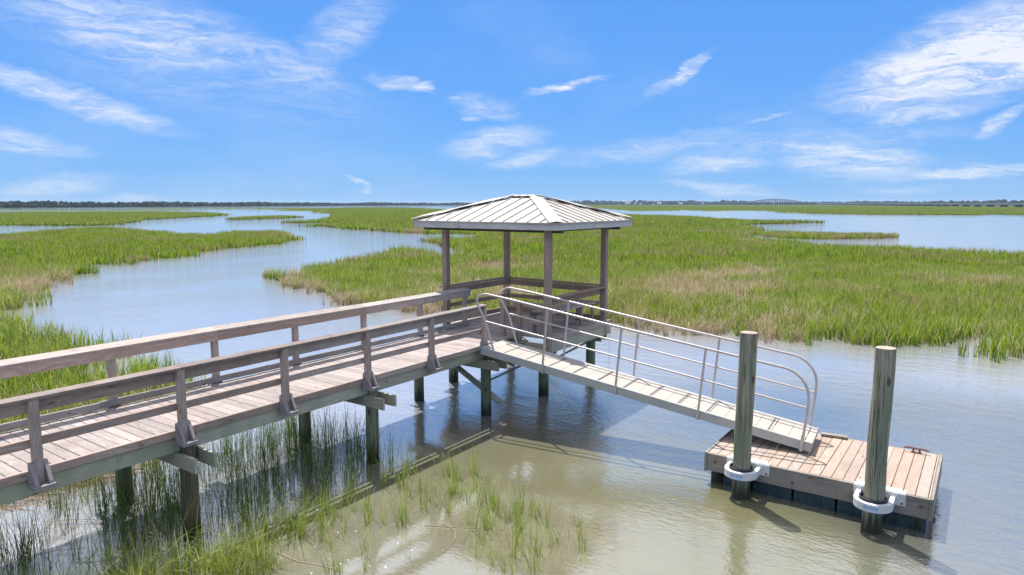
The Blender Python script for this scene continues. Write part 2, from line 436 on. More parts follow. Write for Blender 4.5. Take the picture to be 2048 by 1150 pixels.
for X, Y, zt in ((-8.62, 11.98, 2.26), (-8.36, 12.22, 2.26)):
    m = MB(); m.box(X - .05, X + .05, Y - .05, Y + .05, 1.4, zt, ch=.006, axis=2); m.build('rail_post', M['post'], gz)
m = MB(); m.box(-8.70, -8.42, 11.86, 12.12, 1.36, 1.40, axis=0); m.box(-8.5, -8.2, 12.1, 12.34, 1.36, 1.40, axis=0); m.build('post_bracket', M['curb'], gz)
# bench inside, along the outer side
be = MB()
for k in range(4): be.box(-8.32 + k * .135, -8.32 + k * .135 + .128, 12.62, 14.75, 1.975, 2.01, axis=1)
bo = be.build('bench', M['rail'], gz)
m = MB()
m.box(-8.36, -8.325, 12.62, 14.75, 1.88, 2.0, axis=1)
m.build('bench_apron', M['post'], bo)
for Y in (12.7, 13.4, 14.1, 14.65):
    for X in (-8.27, -7.86):
        m = MB(); m.box(X - .025, X + .025, Y - .045, Y + .045, ZD, 1.972, axis=2); m.build('bench_leg', M['post'], bo)
# roof
RX0, RX1, RY0, RY1 = -11.25, -7.30, 12.0, 15.6
EZ, RZ = 4.005, 4.575
RCX0, RCX1, RCY = -9.60, -8.98, 13.80
ro = thing('tmp', (0, 0, 0), None, None); bpy.data.objects.remove(ro)
m = MB()
m.box(RX0, RX1, RY0, RY0 + .035, 3.845, 4.0, axis=0); m.box(RX0, RX1, RY1 - .035, RY1, 3.845, 4.0, axis=0)
m.box(RX0, RX0 + .035, RY0 + .037, RY1 - .037, 3.845, 4.0, axis=1); m.box(RX1 - .035, RX1, RY0 + .037, RY1 - .037, 3.845, 4.0, axis=1)
m.build('fascia', M['fascia'], gz)
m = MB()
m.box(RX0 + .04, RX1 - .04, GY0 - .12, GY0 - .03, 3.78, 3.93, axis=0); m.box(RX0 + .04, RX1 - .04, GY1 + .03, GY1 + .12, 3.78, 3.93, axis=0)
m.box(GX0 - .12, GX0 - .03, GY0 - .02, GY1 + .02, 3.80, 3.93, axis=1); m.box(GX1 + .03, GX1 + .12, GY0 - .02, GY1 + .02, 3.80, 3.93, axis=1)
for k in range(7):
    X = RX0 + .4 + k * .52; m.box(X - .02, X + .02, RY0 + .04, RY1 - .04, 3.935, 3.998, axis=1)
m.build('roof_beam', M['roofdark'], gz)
ov = .035
E_ = {'a': Vector((RX0 - ov, RY0 - ov, EZ)), 'b': Vector((RX1 + ov, RY0 - ov, EZ)), 'c': Vector((RX1 + ov, RY1 + ov, EZ)), 'd': Vector((RX0 - ov, RY1 + ov, EZ))}
T0, T1 = Vector((RCX0, RCY, RZ)), Vector((RCX1, RCY, RZ))
rf = MB()
for P in ((E_['a'], E_['b'], T1, T0), (E_['b'], E_['c'], T1), (E_['c'], E_['d'], T0, T1), (E_['d'], E_['a'], T0)):
    rf.poly([p + Vector((0, 0, 0)) for p in P], .02)
roof = rf.build('roof', M['metalroof'], gz)
def seams(e0, e1, t0, t1, pitch):
    """standing seams run straight up the slope from the eave to the hip or the ridge"""
    ed = (e1 - e0); L = ed.length; ed.normalize()
    mid = (t0 + t1) / 2; up = mid - e0; up = up - ed * up.dot(ed); SL = up.length; up.normalize()
    nrm = ed.cross(up).normalized()
    if nrm.z < 0: nrm = -nrm
    s0 = (t0 - e0).dot(ed); s1 = (t1 - e0).dot(ed)
    k = int(L / pitch); st = (L - k * pitch) / 2 + .03
    for i in range(k + 1):
        s = st + i * pitch
        if s > L - .03: break
        h = SL * min(1, s / s0, (L - s) / (L - s1)) - .02
        if h < .06: continue
        p = e0 + ed * s + nrm * .012
        m = MB(); m.bar(p - up * .005, p + up * h, .016, .03, up=nrm, ch=.004); m.build('standing_seam', M['metalroof'], roof)
for e0, e1, t0, t1 in ((E_['a'], E_['b'], T0, T1), (E_['b'], E_['c'], T1, T1), (E_['c'], E_['d'], T1, T0), (E_['d'], E_['a'], T0, T0)):
    seams(e0, e1, t0, t1, .315)
def cap(p0, p1, w=.30, lift=.035, warp=0.0, tilt=None):
    """bent metal cap over a hip, lying on both slopes"""
    m = MB(); d = (p1 - p0).normalized(); sd = d.cross(Vector((0, 0, 1))).normalized(); n = 10
    for i in range(n):
        t0_, t1_ = i / n, (i + 1) / n
        def z(t, k): return lift + warp * abs(math.sin(t * math.pi * 2.2 + k)) + .006 * math.sin(t * 17 + k)
        a = p0.lerp(p1, t0_); b = p0.lerp(p1, t1_); Z = Vector((0, 0, 1)); dr = w / 2 * .19
        wa = w / 2
        m.poly([a + Z * z(t0_, 0), b + Z * z(t1_, 0), b + sd * wa + Z * (z(t1_, 1) - dr), a + sd * wa + Z * (z(t0_, 1) - dr)][::-1], .008)
        m.poly([a + Z * z(t0_, 0), b + Z * z(t1_, 0), b - sd * wa + Z * (z(t1_, 2) - dr), a - sd * wa + Z * (z(t0_, 2) - dr)], .008)
    return m
cap(E_['b'], T1, .30, .035).build('hip_cap', M['metalroof'], roof)
cap(E_['a'], T0, .26, .04, .03).build('hip_cap', M['metalroof'], roof)
cap(E_['c'], T1, .26, .04, .03).build('hip_cap', M['metalroof'], roof)
cap(E_['d'], T0, .26, .04).build('hip_cap', M['metalroof'], roof)
cap(T0, T1, .30, .036).build('ridge_cap', M['metalroof'], roof)
for e, t in ((E_['a'], T0), (E_['c'], T1)):     # dark strip, puts the gap shade under the lifted caps into colour
    m = MB(); d = (t - e).normalized(); LL = (t - e).length; m.bar(e + d * LL * .28 + Vector((0, 0, .012)), e + d * LL * .78 + Vector((0, 0, .012)), .08, .03); m.build('gap_shade_strip', M['roofdark'], roof)
m = MB()
for k in range(3):
    m.tube([(GX0 + .1 + .01 * k, GY1 - .1, 2.46), (GX0 + .16, GY1 - .13 - k * .02, 2.50), (GX0 + .12 + .03 * k, GY1 - .16, 2.36), (GX0 + .14 - .02 * k, GY1 - .14, 2.24)], .005, 6)
m.build('rope_knot', M['rope'], gz)
m = MB(); m.tube([(GX1 + .09, GY1 + .2, 1.3), (GX1 + .12, GY1 + .1, .7), (GX1 + .2, GY1, .1), (GX1 + .25, GY1 - .05, -.1)], .004, 5); m.build('hanging_wire', M['rope'], gz)

# landing between boardwalk and gangway is the boardwalk itself; hinge brackets on the near edge
# ================================================================== GANGWAY
gO = Vector((-8.15, 10.6, 1.55)); gA = Vector((6.1, .48, -.87)); gL = gA.length; gA.normalize()
gW = Vector((-gA.y, gA.x, 0)).normalized(); gN = gA.cross(gW).normalized()
if gN.z < 0: gN = -gN
def G(s, w, h): return gO + gA * s + gW * w + gN * h
gw = thing('gangway', tuple(G(0, .45, 0)), 'pale sloping gangway with tubular metal handrails going down to the floating dock', 'gangway')
m = MB(); s = .0; pw = .245
i = 0; WG = .86
pan = []
while s < gL - .02:
    e = min(s + .243, gL - .004)
    m.bar(G(s, WG / 2, .0), G(e, WG / 2, .0), WG - .09, .024, up=gN, ch=.003)
    s = e + (.006 if i % 2 == 0 else .014); i += 1
m.build('deck_panels', M['gwdeck'], gw)
s = .243 * 2 + .003
while s < gL - .2:
    m = MB(); m.bar(G(s + .006, .05, .012), G(s + .006, WG - .05, .012), .03, .012, up=gN, ch=.003); s += .243 * 2 + .015
    m.build('joint_strip', M['joint'], gw)
for w0 in (.022, WG - .022):
    m = MB(); m.bar(G(-.02, w0, -.065), G(gL, w0, -.065), .044, .155, up=gN, ch=.006)
    if w0 > .5: m.bar(G(0.0, w0 - .055, .014), G(gL, w0 - .055, .014), .05, .012, up=gN)
    m.build('side_channel', M['gwside'], gw)
for s in (.05, 1.5, 3.0, 4.5, 5.9):
    m = MB(); m.bar(G(s, .045, -.06), G(s, WG - .045, -.06), .05, .08, up=gN); m.build('cross_member', M['gwside'], gw)
m = MB(); m.bar(G(gL - .015, .045, -.07), G(gL - .015, WG - .045, -.07), .02, .10, up=gN)
m.build('cross_member', M['gwside'], gw)
m = MB()
for w0 in (.2, .66): m.bar(G(-.14, w0, -.06), G(.03, w0, -.06), .08, .06, up=gN)
m.tube([G(-.1, .02, -.07), G(-.1, .84, -.07)], .022, 10)
m.build('hinge', M['galv'], gw)
def arc(c, r, a0, a1, w, n=8):
    return [G(c[0] + r * math.cos(a0 + (a1 - a0) * i / n), w, c[1] + r * math.sin(a0 + (a1 - a0) * i / n)) for i in range(n + 1)]
for w0, lift in ((-.022, 0.0), (WG + .022, .03)):
    m = MB(); H_ = 1.09 + lift
    pts = [G(.30, w0, -.02), G(.02, w0, .55), G(-.18, w0, .80)]
    pts += arc((-.02, H_ - .22), .22, R(170), R(95), w0, 6)
    pts += [G(.5, w0, H_ + .01), G(3.0, w0, H_ - .005)]
    pts += arc((5.55, H_ - .45), .45, R(90), R(8), w0, 8)
    pts += [G(6.02, w0, .5), G(6.04, w0, -.15)]
    m.tube(pts, .0215, 12)
    m.build('handrail', M['tube'], gw, smooth=True)
    m = MB(); m.tube([G(.04, w0, .55 + lift), G(6.01, w0, .55 + lift)], .0165, 10); m.build('middle_rail', M['tube'], gw, smooth=True)
    for s in (1.37, 2.86, 4.36):
        m = MB(); m.bar(G(s + .03, w0, -.15), G(s - .04, w0, H_), .036, .036, up=gA, ch=.006); m.build('rail_post', M['tube'], gw)
    m = MB(); m.bar(G(6.04, w0, -.15), G(6.03, w0, .1), .05, .05, up=gA, ch=.006); m.build('rail_post', M['tube'], gw)

# ================================================================== FLOATING DOCK
DX0, DX1, DY0, DY1, DZ = -3.46, -.37, 10.29, 12.24, .5
dk = thing('floating_dock', ((DX0 + DX1) / 2, (DY0 + DY1) / 2, 0), 'small floating wooden dock with peach coloured planks held between two mooring piles', 'dock')
m = MB(); x = DX0 + .045
wd = .1415
while x < DX1 - .12:
    w = wd + rnd.uniform(-.003, .003); e = min(x + w, DX1 - .045)
    m.box(x, e, DY0 + .012, DY1 - .02, DZ - .036, DZ + rnd.uniform(-.002, .002), ch=.005, axis=1)
    x = e + rnd.uniform(.004, .010)
if x < DX1 - .06: m.box(x, DX1 - .045, DY0 + .012, DY1 - .02, DZ - .036, DZ, ch=.005, axis=1)
m.build('deck_planks', M['dock'], dk)
m = MB(); m.box(DX0 + .04, DX1 - .04, DY0 - .03, DY0 + .01, .215, DZ - .002, axis=0); m.build('front_board', M['dockside'], dk)
m = MB(); m.box(DX0 + .04, DX1 - .04, DY1 - .018, DY1 + .02, .215, DZ - .002, axis=0); m.build('back_board', M['dockside'], dk)
for x0 in (DX0, DX1 - .04):
    m = MB(); m.box(x0, x0 + .038, DY0 - .045, DY1 + .03, .205, DZ + .008, axis=1); m.build('side_board', M['dockside'], dk)
fx = DX0 + .28
ws = [.42, .56, .56, .56, .50]
for i, w in enumerate(ws):
    m = MB(); m.box(fx, fx + w, DY0 + .05, DY1 - .1, -.35, .20, ch=.03, axis=1)
    for k in range(1, 3):
        xx = fx + w * k / 3; m.box(xx - .012, xx + .012, DY0 + .035, DY0 + .055, -.3, .19, axis=2)
    m.build('float', M['float'], dk); fx += w + .035
for X in (DX0 + .16, DX1 - .17):
    for Y in (DY0 + .14, DY1 - .2):
        m = MB(); m.tube([(X, Y, -.4), (X, Y, .2)], .10, 16); m.build('float', M['pile'], dk, smooth=True)
for X, Z in ((DX0 + .17, .38), (DX1 - .14, .38), (DX1 - .62, .30), (DX0 + 1.32, .31)):
    m = MB(); m.tube([(X, DY0 - .03, Z), (X, DY0 - .045, Z)], .02, 10); m.build('bolt', M['bolt'], dk)
# cleat on the outer edge
m = MB()
cx, cy = -.72, 12.13
m.tube([(cx - .17, cy, .565), (cx - .1, cy, .575), (cx, cy, .572), (cx + .1, cy, .575), (cx + .17, cy, .56)], .013, 10)
for s_ in (-1, 1):
    m.tube([(cx + s_ * .045, cy, .50), (cx + s_ * .04, cy, .572)], .014, 8)
m.box(cx - .075, cx + .075, cy - .03, cy + .03, .503, .512)
m.build('cleat', M['bolt'], dk, smooth=True)

def text_mesh(body, size):
    cu = bpy.data.curves.new('lettering', 'FONT'); cu.body = body; cu.size = size; cu.align_x = 'CENTER'; cu.align_y = 'CENTER'; cu.extrude = .0
    to = bpy.data.objects.new('lettering', cu); C.objects.link(to)
    dg = bpy.context.evaluated_depsgraph_get(); me = bpy.data.meshes.new_from_object(to.evaluated_get(dg))
    bpy.data.objects.remove(to); bpy.data.curves.remove(cu)
    return me
def pile_guide(px_, py_):
    """white C shaped hoop round the pile with a bracket on the dock"""
    m = MB(); zt, zb = .45, .345; ri, ro_ = .180, .238; ya = DY0 - .032
    n = 26; out = []; inn = []
    a0, a1 = R(180), R(360)
    prof_o = [(px_ - ro_, ya)] ; prof_i = [(px_ - ri, ya)]
    for i in range(n + 1):
        a = a0 + (a1 - a0) * i / n
        prof_o.append((px_ + ro_ * math.cos(a), py_ + ro_ * math.sin(a))); prof_i.append((px_ + ri * math.cos(a), py_ + ri * math.sin(a)))
    prof_o.append((px_ + ro_, ya)); prof_i.append((px_ + ri, ya))
    b = len(m.v); k = len(prof_o)
    for (xo, yo), (xi, yi) in zip(prof_o, prof_i):
        for xx, yy, zz in ((xo, yo, zb), (xo, yo, zt), (xi, yi, zt), (xi, yi, zb)): m.v.append(Vector((xx, yy, zz)))
    for i in range(k - 1):
        for j in range(4):
            j2 = (j + 1) % 4; m.face([b + i * 4 + j, b + (i + 1) * 4 + j, b + (i + 1) * 4 + j2, b + i * 4 + j2], [(0, 0)] * 4)
    m.face([b + 3, b + 2, b + 1, b], [(0, 0)] * 4); e = b + (k - 1) * 4; m.face([e, e + 1, e + 2, e + 3], [(0, 0)] * 4)
    h = m.build('pile_hoop', M['white'], dk)
    m = MB(); ring = [(px_ + .165 * math.cos(2 * math.pi * i / 28), py_ + .02 + .165 * math.sin(2 * math.pi * i / 28)) for i in range(29)]
    bb = 0
    for i, (xx, yy) in enumerate(ring):
        for rr, zz in ((1.09, .36), (1.09, .475), (.97, .475), (.97, .36)):
            m.v.append(Vector((px_ + (xx - px_) * rr, py_ + .02 + (yy - py_ - .02) * rr, zz)))
    for i in range(28):
        for j in range(4):
            j2 = (j + 1) % 4; m.face([i * 4 + j, i * 4 + 4 + j, i * 4 + 4 + j2, i * 4 + j2], [(0, 0)] * 4)
    m.build('rubber_ring', M['rubber'], h, smooth=True)
    m = MB(); m.box(px_ - .28, px_ + .36, DY0 - .05, DY0 - .034, .33, .502); m.box(px_ - .28, px_ + .36, DY0 - .034, DY0 + .10, .504, .512)
    m.build('mount_plate', M['white'], h)
    for X, Z in ((px_ + .32, .37), (px_ - .27, .37)):
        m = MB(); m.tube([(X, DY0 - .05, Z), (X, DY0 - .062, Z)], .014, 8); m.build('bolt', M['bolt'], h)
        m = MB(); m.tube([(X, DY0 + .06, .512), (X, DY0 + .06, .52)], .012, 8); m.build('bolt', M['bolt'], h)
    # curved sticker with its wording
    m = MB(); n = 10; A0, A1 = R(246), R(294)
    for i in range(n + 1):
        a = A0 + (A1 - A0) * i / n
        for zz in (.355, .435): m.v.append(Vector((px_ + (ro_ + .002) * math.cos(a), py_ + (ro_ + .002) * math.sin(a), zz)))
    for i in range(n): m.face([i * 2, i * 2 + 2, i * 2 + 3, i * 2 + 1], [(0, 0)] * 4)
    st = m.build('sticker', M['sticker'], h)
    me = text_mesh('Pile Guide', .042)
    for v_ in me.vertices:
        a = R(270) + v_.co.x / (ro_ + .0035)
        z_ = .405 + v_.co.y
        v_.co = Vector((px_ + (ro_ + .0035) * math.cos(a), py_ + (ro_ + .0035) * math.sin(a), z_))
    me.materials.clear(); me.materials.append(M['ink'])
    to = bpy.data.objects.new('lettering', me); C.objects.link(to); link_to(to, st) if False else None
    to.parent = h; to.matrix_parent_inverse = Matrix.Translation(-WL.get(h.name, Vector((0, 0, 0))))
for nm, X, Y, tx, ty, lab in (('mooring_pile', -2.83, 10.05, .03, .0, 'greenish grey mooring pile near the gangway foot, standing in a white hoop'),
                             ('mooring_pile', -1.05, 9.99, .03, .0, 'green weathered mooring pile at the outer dock end, rightmost of the two')):
    t = thing(nm, (X, Y, 0), lab, 'mooring pile', 'mooring piles holding the floating dock')
    m = MB(); m.tube([(X + tx * max(0, z_) / 2.52 + .004 * math.sin(z_ * 4), Y + .003 * math.cos(z_ * 5), z_) for z_ in [-1.2, -.3] + [k_ * .14 for k_ in range(19)]], .131, 56, r1=.124, wob=.012, groove=.055)
    m.build('pile_shaft', M['mooring'], t, smooth=True)
    m = MB(); m.tube([(X + tx, Y + ty, 2.51), (X + tx, Y + ty, 2.528)], .118, 24); m.build('pile_top', M['piletop'], t)
    pile_guide(X, Y)
m = MB(); m.bar((-2.12, 12.16, .53), (-1.72, 12.2, .53), .10, .036)
o = m.build('loose_board', M['dockside']); tag(o, 'short brown board lying on the dock beside the gangway foot', 'board')

# ================================================================== WATER
def water():
    m, nt = new_mat('tidal_creek_water'); q = N(nt)
    geo = q.n('ShaderNodeNewGeometry'); pos = geo.outputs['Position']
    c = q.noise(pos, .12, 4, .6)
    col = q.ramp(c, [(.35, (.20, .19, .10)), (.65, (.24, .225, .125))])
    def dist(x, y):
        o = q.n('ShaderNodeVectorMath', operation='DISTANCE'); q.l(pos, o.inputs[0]); o.inputs[1].default_value = (x, y, 0); return o.outputs['Value']
    # shallows over mud: paler and greyer towards the foreground bank; deep channel darker and bluer
    sh = q.math('SUBTRACT', 1.0, q.step(dist(-6.5, 4.5), 1.5, 6.5))
    col = q.mix(q.math('MULTIPLY', sh, .75), col, (.235, .22, .155, 1))
    deep = q.step(q.math('ADD', dist(-4.8, 7.0), q.math('MULTIPLY', q.noise(pos, .5, 3), 1.5)), 3.8, 7.0)
    col = q.mix(q.math('MULTIPLY', deep, .92), col, (.115, .125, .125, 1))
    sky_sheen = q.step(q.math('ADD', dist(1.0, 9.0), q.math('MULTIPLY', q.noise(pos, .3, 3), 3.0)), 8.0, 14.0)
    col = q.mix(q.math('MULTIPLY', sky_sheen, q.math('ADD', .35, q.math('MULTIPLY', deep, .65))), col, (.43, .42, .44, 1))  # pale sky reflection put into the body colour of the farther water
    # ripples: fine wind ripples on open water, almost calm beside the grass
    wv = q.n('ShaderNodeMapping'); q.l(pos, wv.inputs[0]); wv.inputs['Rotation'].default_value = (0, 0, R(25)); wv.inputs['Scale'].default_value = (1, 2.2, 1)
    r1 = q.noise(wv.outputs[0], 6.5, 4, .55, .4); r2 = q.noise(wv.outputs[0], 1.3, 3, .5, .2); r3 = q.noise(wv.outputs[0], 17, 3, .5, .3)
    hgt = q.math('ADD', q.math('MULTIPLY', r1, .030), q.math('ADD', q.math('MULTIPLY', r2, .05), q.math('MULTIPLY', r3, .008)))
    calm = q.math('ADD', .14, q.math('MULTIPLY', q.step(dist(-7.0, 6.5), 2.0, 6.0), .80))
    patch = q.math('ADD', .55, q.math('MULTIPLY', q.step(q.noise(pos, .22, 3, .5), .35, .65), .6))
    bp = q.n('ShaderNodeBump'); bp.inputs['Distance'].default_value = 1.0
    q.l(q.math('MULTIPLY', q.math('MULTIPLY', calm, patch), .42), bp.inputs['Strength']); q.l(hgt, bp.inputs['Height']); nr = bp.outputs[0]
    # silty body under a reflective skin whose strength rises towards grazing angles
    df = q.n('ShaderNodeBsdfDiffuse'); q.l(col, df.inputs['Color'])
    gl = q.n('ShaderNodeBsdfGlossy'); gl.inputs['Roughness'].default_value = .03; gl.inputs['Color'].default_value = (1, .955, .885, 1); q.l(nr, gl.inputs['Normal'])
    lw = q.n('ShaderNodeLayerWeight'); lw.inputs['Blend'].default_value = .5; q.l(nr, lw.inputs['Normal'])
    fac = q.math('ADD', .25, q.math('MULTIPLY', q.math('POWER', lw.outputs['Facing'], 2.0), .68), clamp=True)
    mx = q.n('ShaderNodeMixShader'); q.l(fac, mx.inputs[0]); q.l(df.outputs[0], mx.inputs[1]); q.l(gl.outputs[0], mx.inputs[2])
    o = q.n('ShaderNodeOutputMaterial'); q.l(mx.outputs[0], o.inputs[0])
    return m
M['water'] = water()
m = MB()
W = 9000
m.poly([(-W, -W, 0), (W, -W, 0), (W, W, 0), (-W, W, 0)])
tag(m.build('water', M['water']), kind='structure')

# ================================================================== MARSH
POLY = {
'right_marsh': [(-36.2,26.0),(-32.3,23.9),(-28.6,22.3),(-24.9,20.9),(-22.4,20.4),(-20.3,20.4),(-17.9,19.9),(-15.7,19.6),(-14.1,20.1),(-12.6,21.1),(-11.1,21.6),(-9.6,22.1),(-7.9,22.4),(-6.3,22.7),(-4.8,23.0),(-3.3,23.0),(-2.0,23.3),(-0.8,24.0),(1.0,24.6),(6.1,26.6),(22,31),(30,60),(13.9,63.8),(2.3,69.7),(-2.9,71.8),(-7.7,73.2),(-13.9,73.2),(-16.2,75.1),(-19.4,78.0),(-23.9,83.9),(-27.2,94.5),(-30.3,109.4),(-34.0,120.2),(-39.7,132.1),(-41.8,146.6),(-37.5,154.6),(-33.1,167.0),(-34.6,173.5),(-41.2,169.7),(-50.3,177.1),(-60.8,185.6),(-79.2,212.4),(-107.7,232.7),(-139.2,265.2),(-222.4,358.2),(-270.0,371.7),(-333.2,383.6),(-510.6,524.0),(-553.6,493.9),(-450.6,370.0),(-362.9,270.8),(-343.8,268.4),(-324.3,264.9),(-258.1,216.1),(-228.2,196.7),(-173.2,148.5),(-154.0,129.0),(-138.6,112.9),(-134.7,104.7),(-132.2,99.1),(-126.4,98.3),(-124.2,99.8),(-126.0,104.6),(-128.1,112.9),(-112.5,98.3),(-113.5,95.1),(-109.4,88.2),(-105.4,86.1),(-98.5,84.9),(-86.4,79.9),(-80.7,79.0),(-71.3,74.0),(-65.6,76.1),(-61.1,78.0),(-56.6,75.7),(-51.9,66.2),(-53.6,62.1),(-54.1,59.8),(-50.4,57.0),(-43.9,52.2),(-41.7,51.1),(-38.3,47.7),(-34.7,43.4),(-36.1,41.8),(-36.1,40.6),(-32.7,36.6),(-36.0,40.0),(-40.6,44.5),(-43.6,46.0),(-43.3,42.6),(-40.4,37.6),(-38.1,33.1),(-35.5,28.4),(-34.2,25.6)],
'left_marsh': [(-123.4,11.0),(-104.8,34.4),(-116.6,46.4),(-125.6,55.1),(-109.1,54.4),(-90.6,50.4),(-85.9,49.7),(-79.6,49.3),(-83.1,51.5),(-91.2,59.1),(-86.0,62.7),(-68.7,52.6),(-68.4,52.0),(-63.4,44.6),(-60.2,37.2),(-54.9,30.4),(-52.7,25.0),(-53.2,22.6),(-48.0,20.5),(-43.9,17.3),(-40.6,14.7),(-37.6,13.2),(-34.9,11.2),(-32.2,8.7),(-36.8,3.0),(-60,-10)],
'left_far': [(-515.9,5.0),(-371.7,123.1),(-357.2,186.9),(-302.5,178.8),(-246.7,156.9),(-230.4,143.9),(-187.4,93.6),(-149.0,68.1),(-146.9,64.4),(-163.7,53.9),(-218.1,1.7)],
'far_strip': [(-600.3,1067.6),(-179.3,387.1),(-164.9,415.5),(-181.8,467.5),(-132.1,403.0),(-142.8,450.7),(-118.2,448.2),(-90.9,373.5),(-62.7,327.6),(-40.5,309.3),(-4.0,320.2),(-2.6,351.9),(9.9,329.9),(77.1,310.0),(637.3,2277.4),(54.7,1869.5),(-437.8,2012.9),(-777.4,1775.1),(-1060.4,1577.0)],
'strip_a': [(-682.5,108.1),(-532.6,176.4),(-468.4,209.2),(-432.8,252.4),(-448.0,257.6),(-491.8,219.6),(-556.3,184.2)],
'strip_b': [(-637.8,310.3),(-560.0,340.3),(-501.5,369.1),(-449.3,369.0),(-469.4,385.5),(-574.5,379.0),(-643.1,331.0)],
'strip_c': [(-496.0,336.3),(-429.6,334.0),(-398.2,331.6),(-429.3,383.0),(-462.7,359.7)],
'bank': [(-45,4),(-44,15),(-37.5,12.6),(-33.6,10.9),(-30.3,9.9),(-26.6,9.2),(-23.8,9.0),(-21.0,9.1),(-17.9,9.3),(-15.1,9.0),(-13.4,7.4),(-13.2,5.4),(-12.9,2.9),(-15.0,-1.0),(-40,-6)],
'under': [(-13.6,3.8),(-12.4,4.9),(-11.3,5.5),(-11.0,6.6),(-11.1,8.0),(-10.5,8.4),(-8.6,8.4),(-7.9,8.0),(-7.9,7.1),(-8.1,5.8),(-8.1,4.7),(-8.8,3.6),(-9.0,1.0),(-12,1)],
'front': [(-8.6,1.6),(-8.5,3.7),(-7.9,4.8),(-7.7,5.8),(-7.9,6.7),(-7.6,7.7),(-7.1,8.5),(-5.8,8.2),(-4.8,8.0),(-4.0,7.7),(-3.8,7.3),(-4.6,6.3),(-5.8,5.9),(-6.5,4.8),(-7.0,3.5),(-7.5,1.6)],
}
def ell(cx, cy, a, b, n=24, seed=0):
    r_ = random.Random(seed); o = []
    for i in range(n):
        t = 2 * math.pi * i / n; k = 1 + .08 * math.sin(3 * t + seed) + r_.uniform(-.04, .04)
        p = VIEW * (b * math.sin(t) * k) + SIDE * (a * math.cos(t) * k); o.append((cx + p.x, cy + p.y))
    return o
POLY['oval'] = ell(-182.3, 128.7, 7.0, 22, seed=1)
POLY['oval_right'] = ell(-18.6, 99.3, 8.6, 7.5, seed=2)
def inside(P, poly):
    x, y = P[:, 0], P[:, 1]; r = np.zeros(len(P), bool); n = len(poly); j = n - 1
    for i in range(n):
        xi, yi = poly[i]; xj, yj = poly[j]
        c = ((yi > y) != (yj > y)) & (x < (xj - xi) * (y - yi) / ((yj - yi) if yj != yi else 1e-9) + xi)
        r ^= c; j = i
    return r
def edge_dist(P, poly):
    d = np.full(len(P), 1e9); n = len(poly)
    for i in range(n):
        a = np.array(poly[i]); b = np.array(poly[(i + 1) % n]); ab = b - a
        t = np.clip(((P - a) @ ab) / max(1e-9, ab @ ab), 0, 1)
        d = np.minimum(d, np.hypot(*(P - (a + t[:, None] * ab)).T))
    return d
def vnoise(P, s, seed):
    """cheap smooth value noise for planting density"""
    r_ = np.random.RandomState(seed); g_ = r_.rand(64, 64); q = P / s; i = np.floor(q).astype(int); f = q - i; f = f * f * (3 - 2 * f)
    a = g_[i[:, 0] % 64, i[:, 1] % 64]; b = g_[(i[:, 0] + 1) % 64, i[:, 1] % 64]; c = g_[i[:, 0] % 64, (i[:, 1] + 1) % 64]; d = g_[(i[:, 0] + 1) % 64, (i[:, 1] + 1) % 64]
    return (a * (1 - f[:, 0]) + b * f[:, 0]) * (1 - f[:, 1]) + (c * (1 - f[:, 0]) + d * f[:, 0]) * f[:, 1]

def blades(name, mat, n, radius, h0, h1, w, lean, seed, segs=3, tufts=None, droop=.35):
    r_ = np.random.RandomState(seed); V = []; F = []; UV = []
    if tufts: cen = (r_.rand(tufts, 2) * 2 - 1) * radius
    for i in range(n):
        if tufts:
            c = cen[r_.randint(tufts)] + r_.randn(2) * .03
        else:
            a = r_.rand() * 6.283; rr = radius * math.sqrt(r_.rand()); c = np.array([rr * math.cos(a), rr * math.sin(a)])
        h = h0 + (h1 - h0) * r_.rand(); az = r_.rand() * 6.283; ln = lean * r_.rand() * h; dr = droop * r_.rand() ** 2 * h
        d = np.array([math.cos(az), math.sin(az)]); pa = az + 1.57 + r_.uniform(-.8, .8); sd = np.array([math.cos(pa), math.sin(pa)])
        b = len(V)
        for k in range(segs):
            t = k / segs; p = c + d * (ln * t + dr * t ** 3); z = h * (t - .25 * (dr / h) * t ** 3) - .03 * (k == 0)
            ww = w * (1 - t * .75) * (.7 + .3 * r_.rand()) / 2
            V.append((p[0] - sd[0] * ww, p[1] - sd[1] * ww, z)); V.append((p[0] + sd[0] * ww, p[1] + sd[1] * ww, z))
        p = c + d * (ln + dr); V.append((p[0], p[1], h * (1 - .3 * dr / h)))
        for k in range(segs - 1):
            F.append((b + 2 * k, b + 2 * k + 1, b + 2 * k + 3, b + 2 * k + 2)); UV += [(0, k / segs), (1, k / segs), (1, (k + 1) / segs), (0, (k + 1) / segs)]
        F.append((b + 2 * segs - 2, b + 2 * segs - 1, b + 2 * segs)); UV += [(0, (segs - 1) / segs), (1, (segs - 1) / segs), (.5, 1)]
    me = bpy.data.meshes.new(name); me.from_pydata(V, [], F)
    u = me.uv_layers.new(name='UVMap'); u.data.foreach_set('uv', np.array(UV, np.float32).ravel())
    me.materials.append(mat)
    o = bpy.data.objects.new(name, me)      # source shape only, the scatter below carries it
    return o

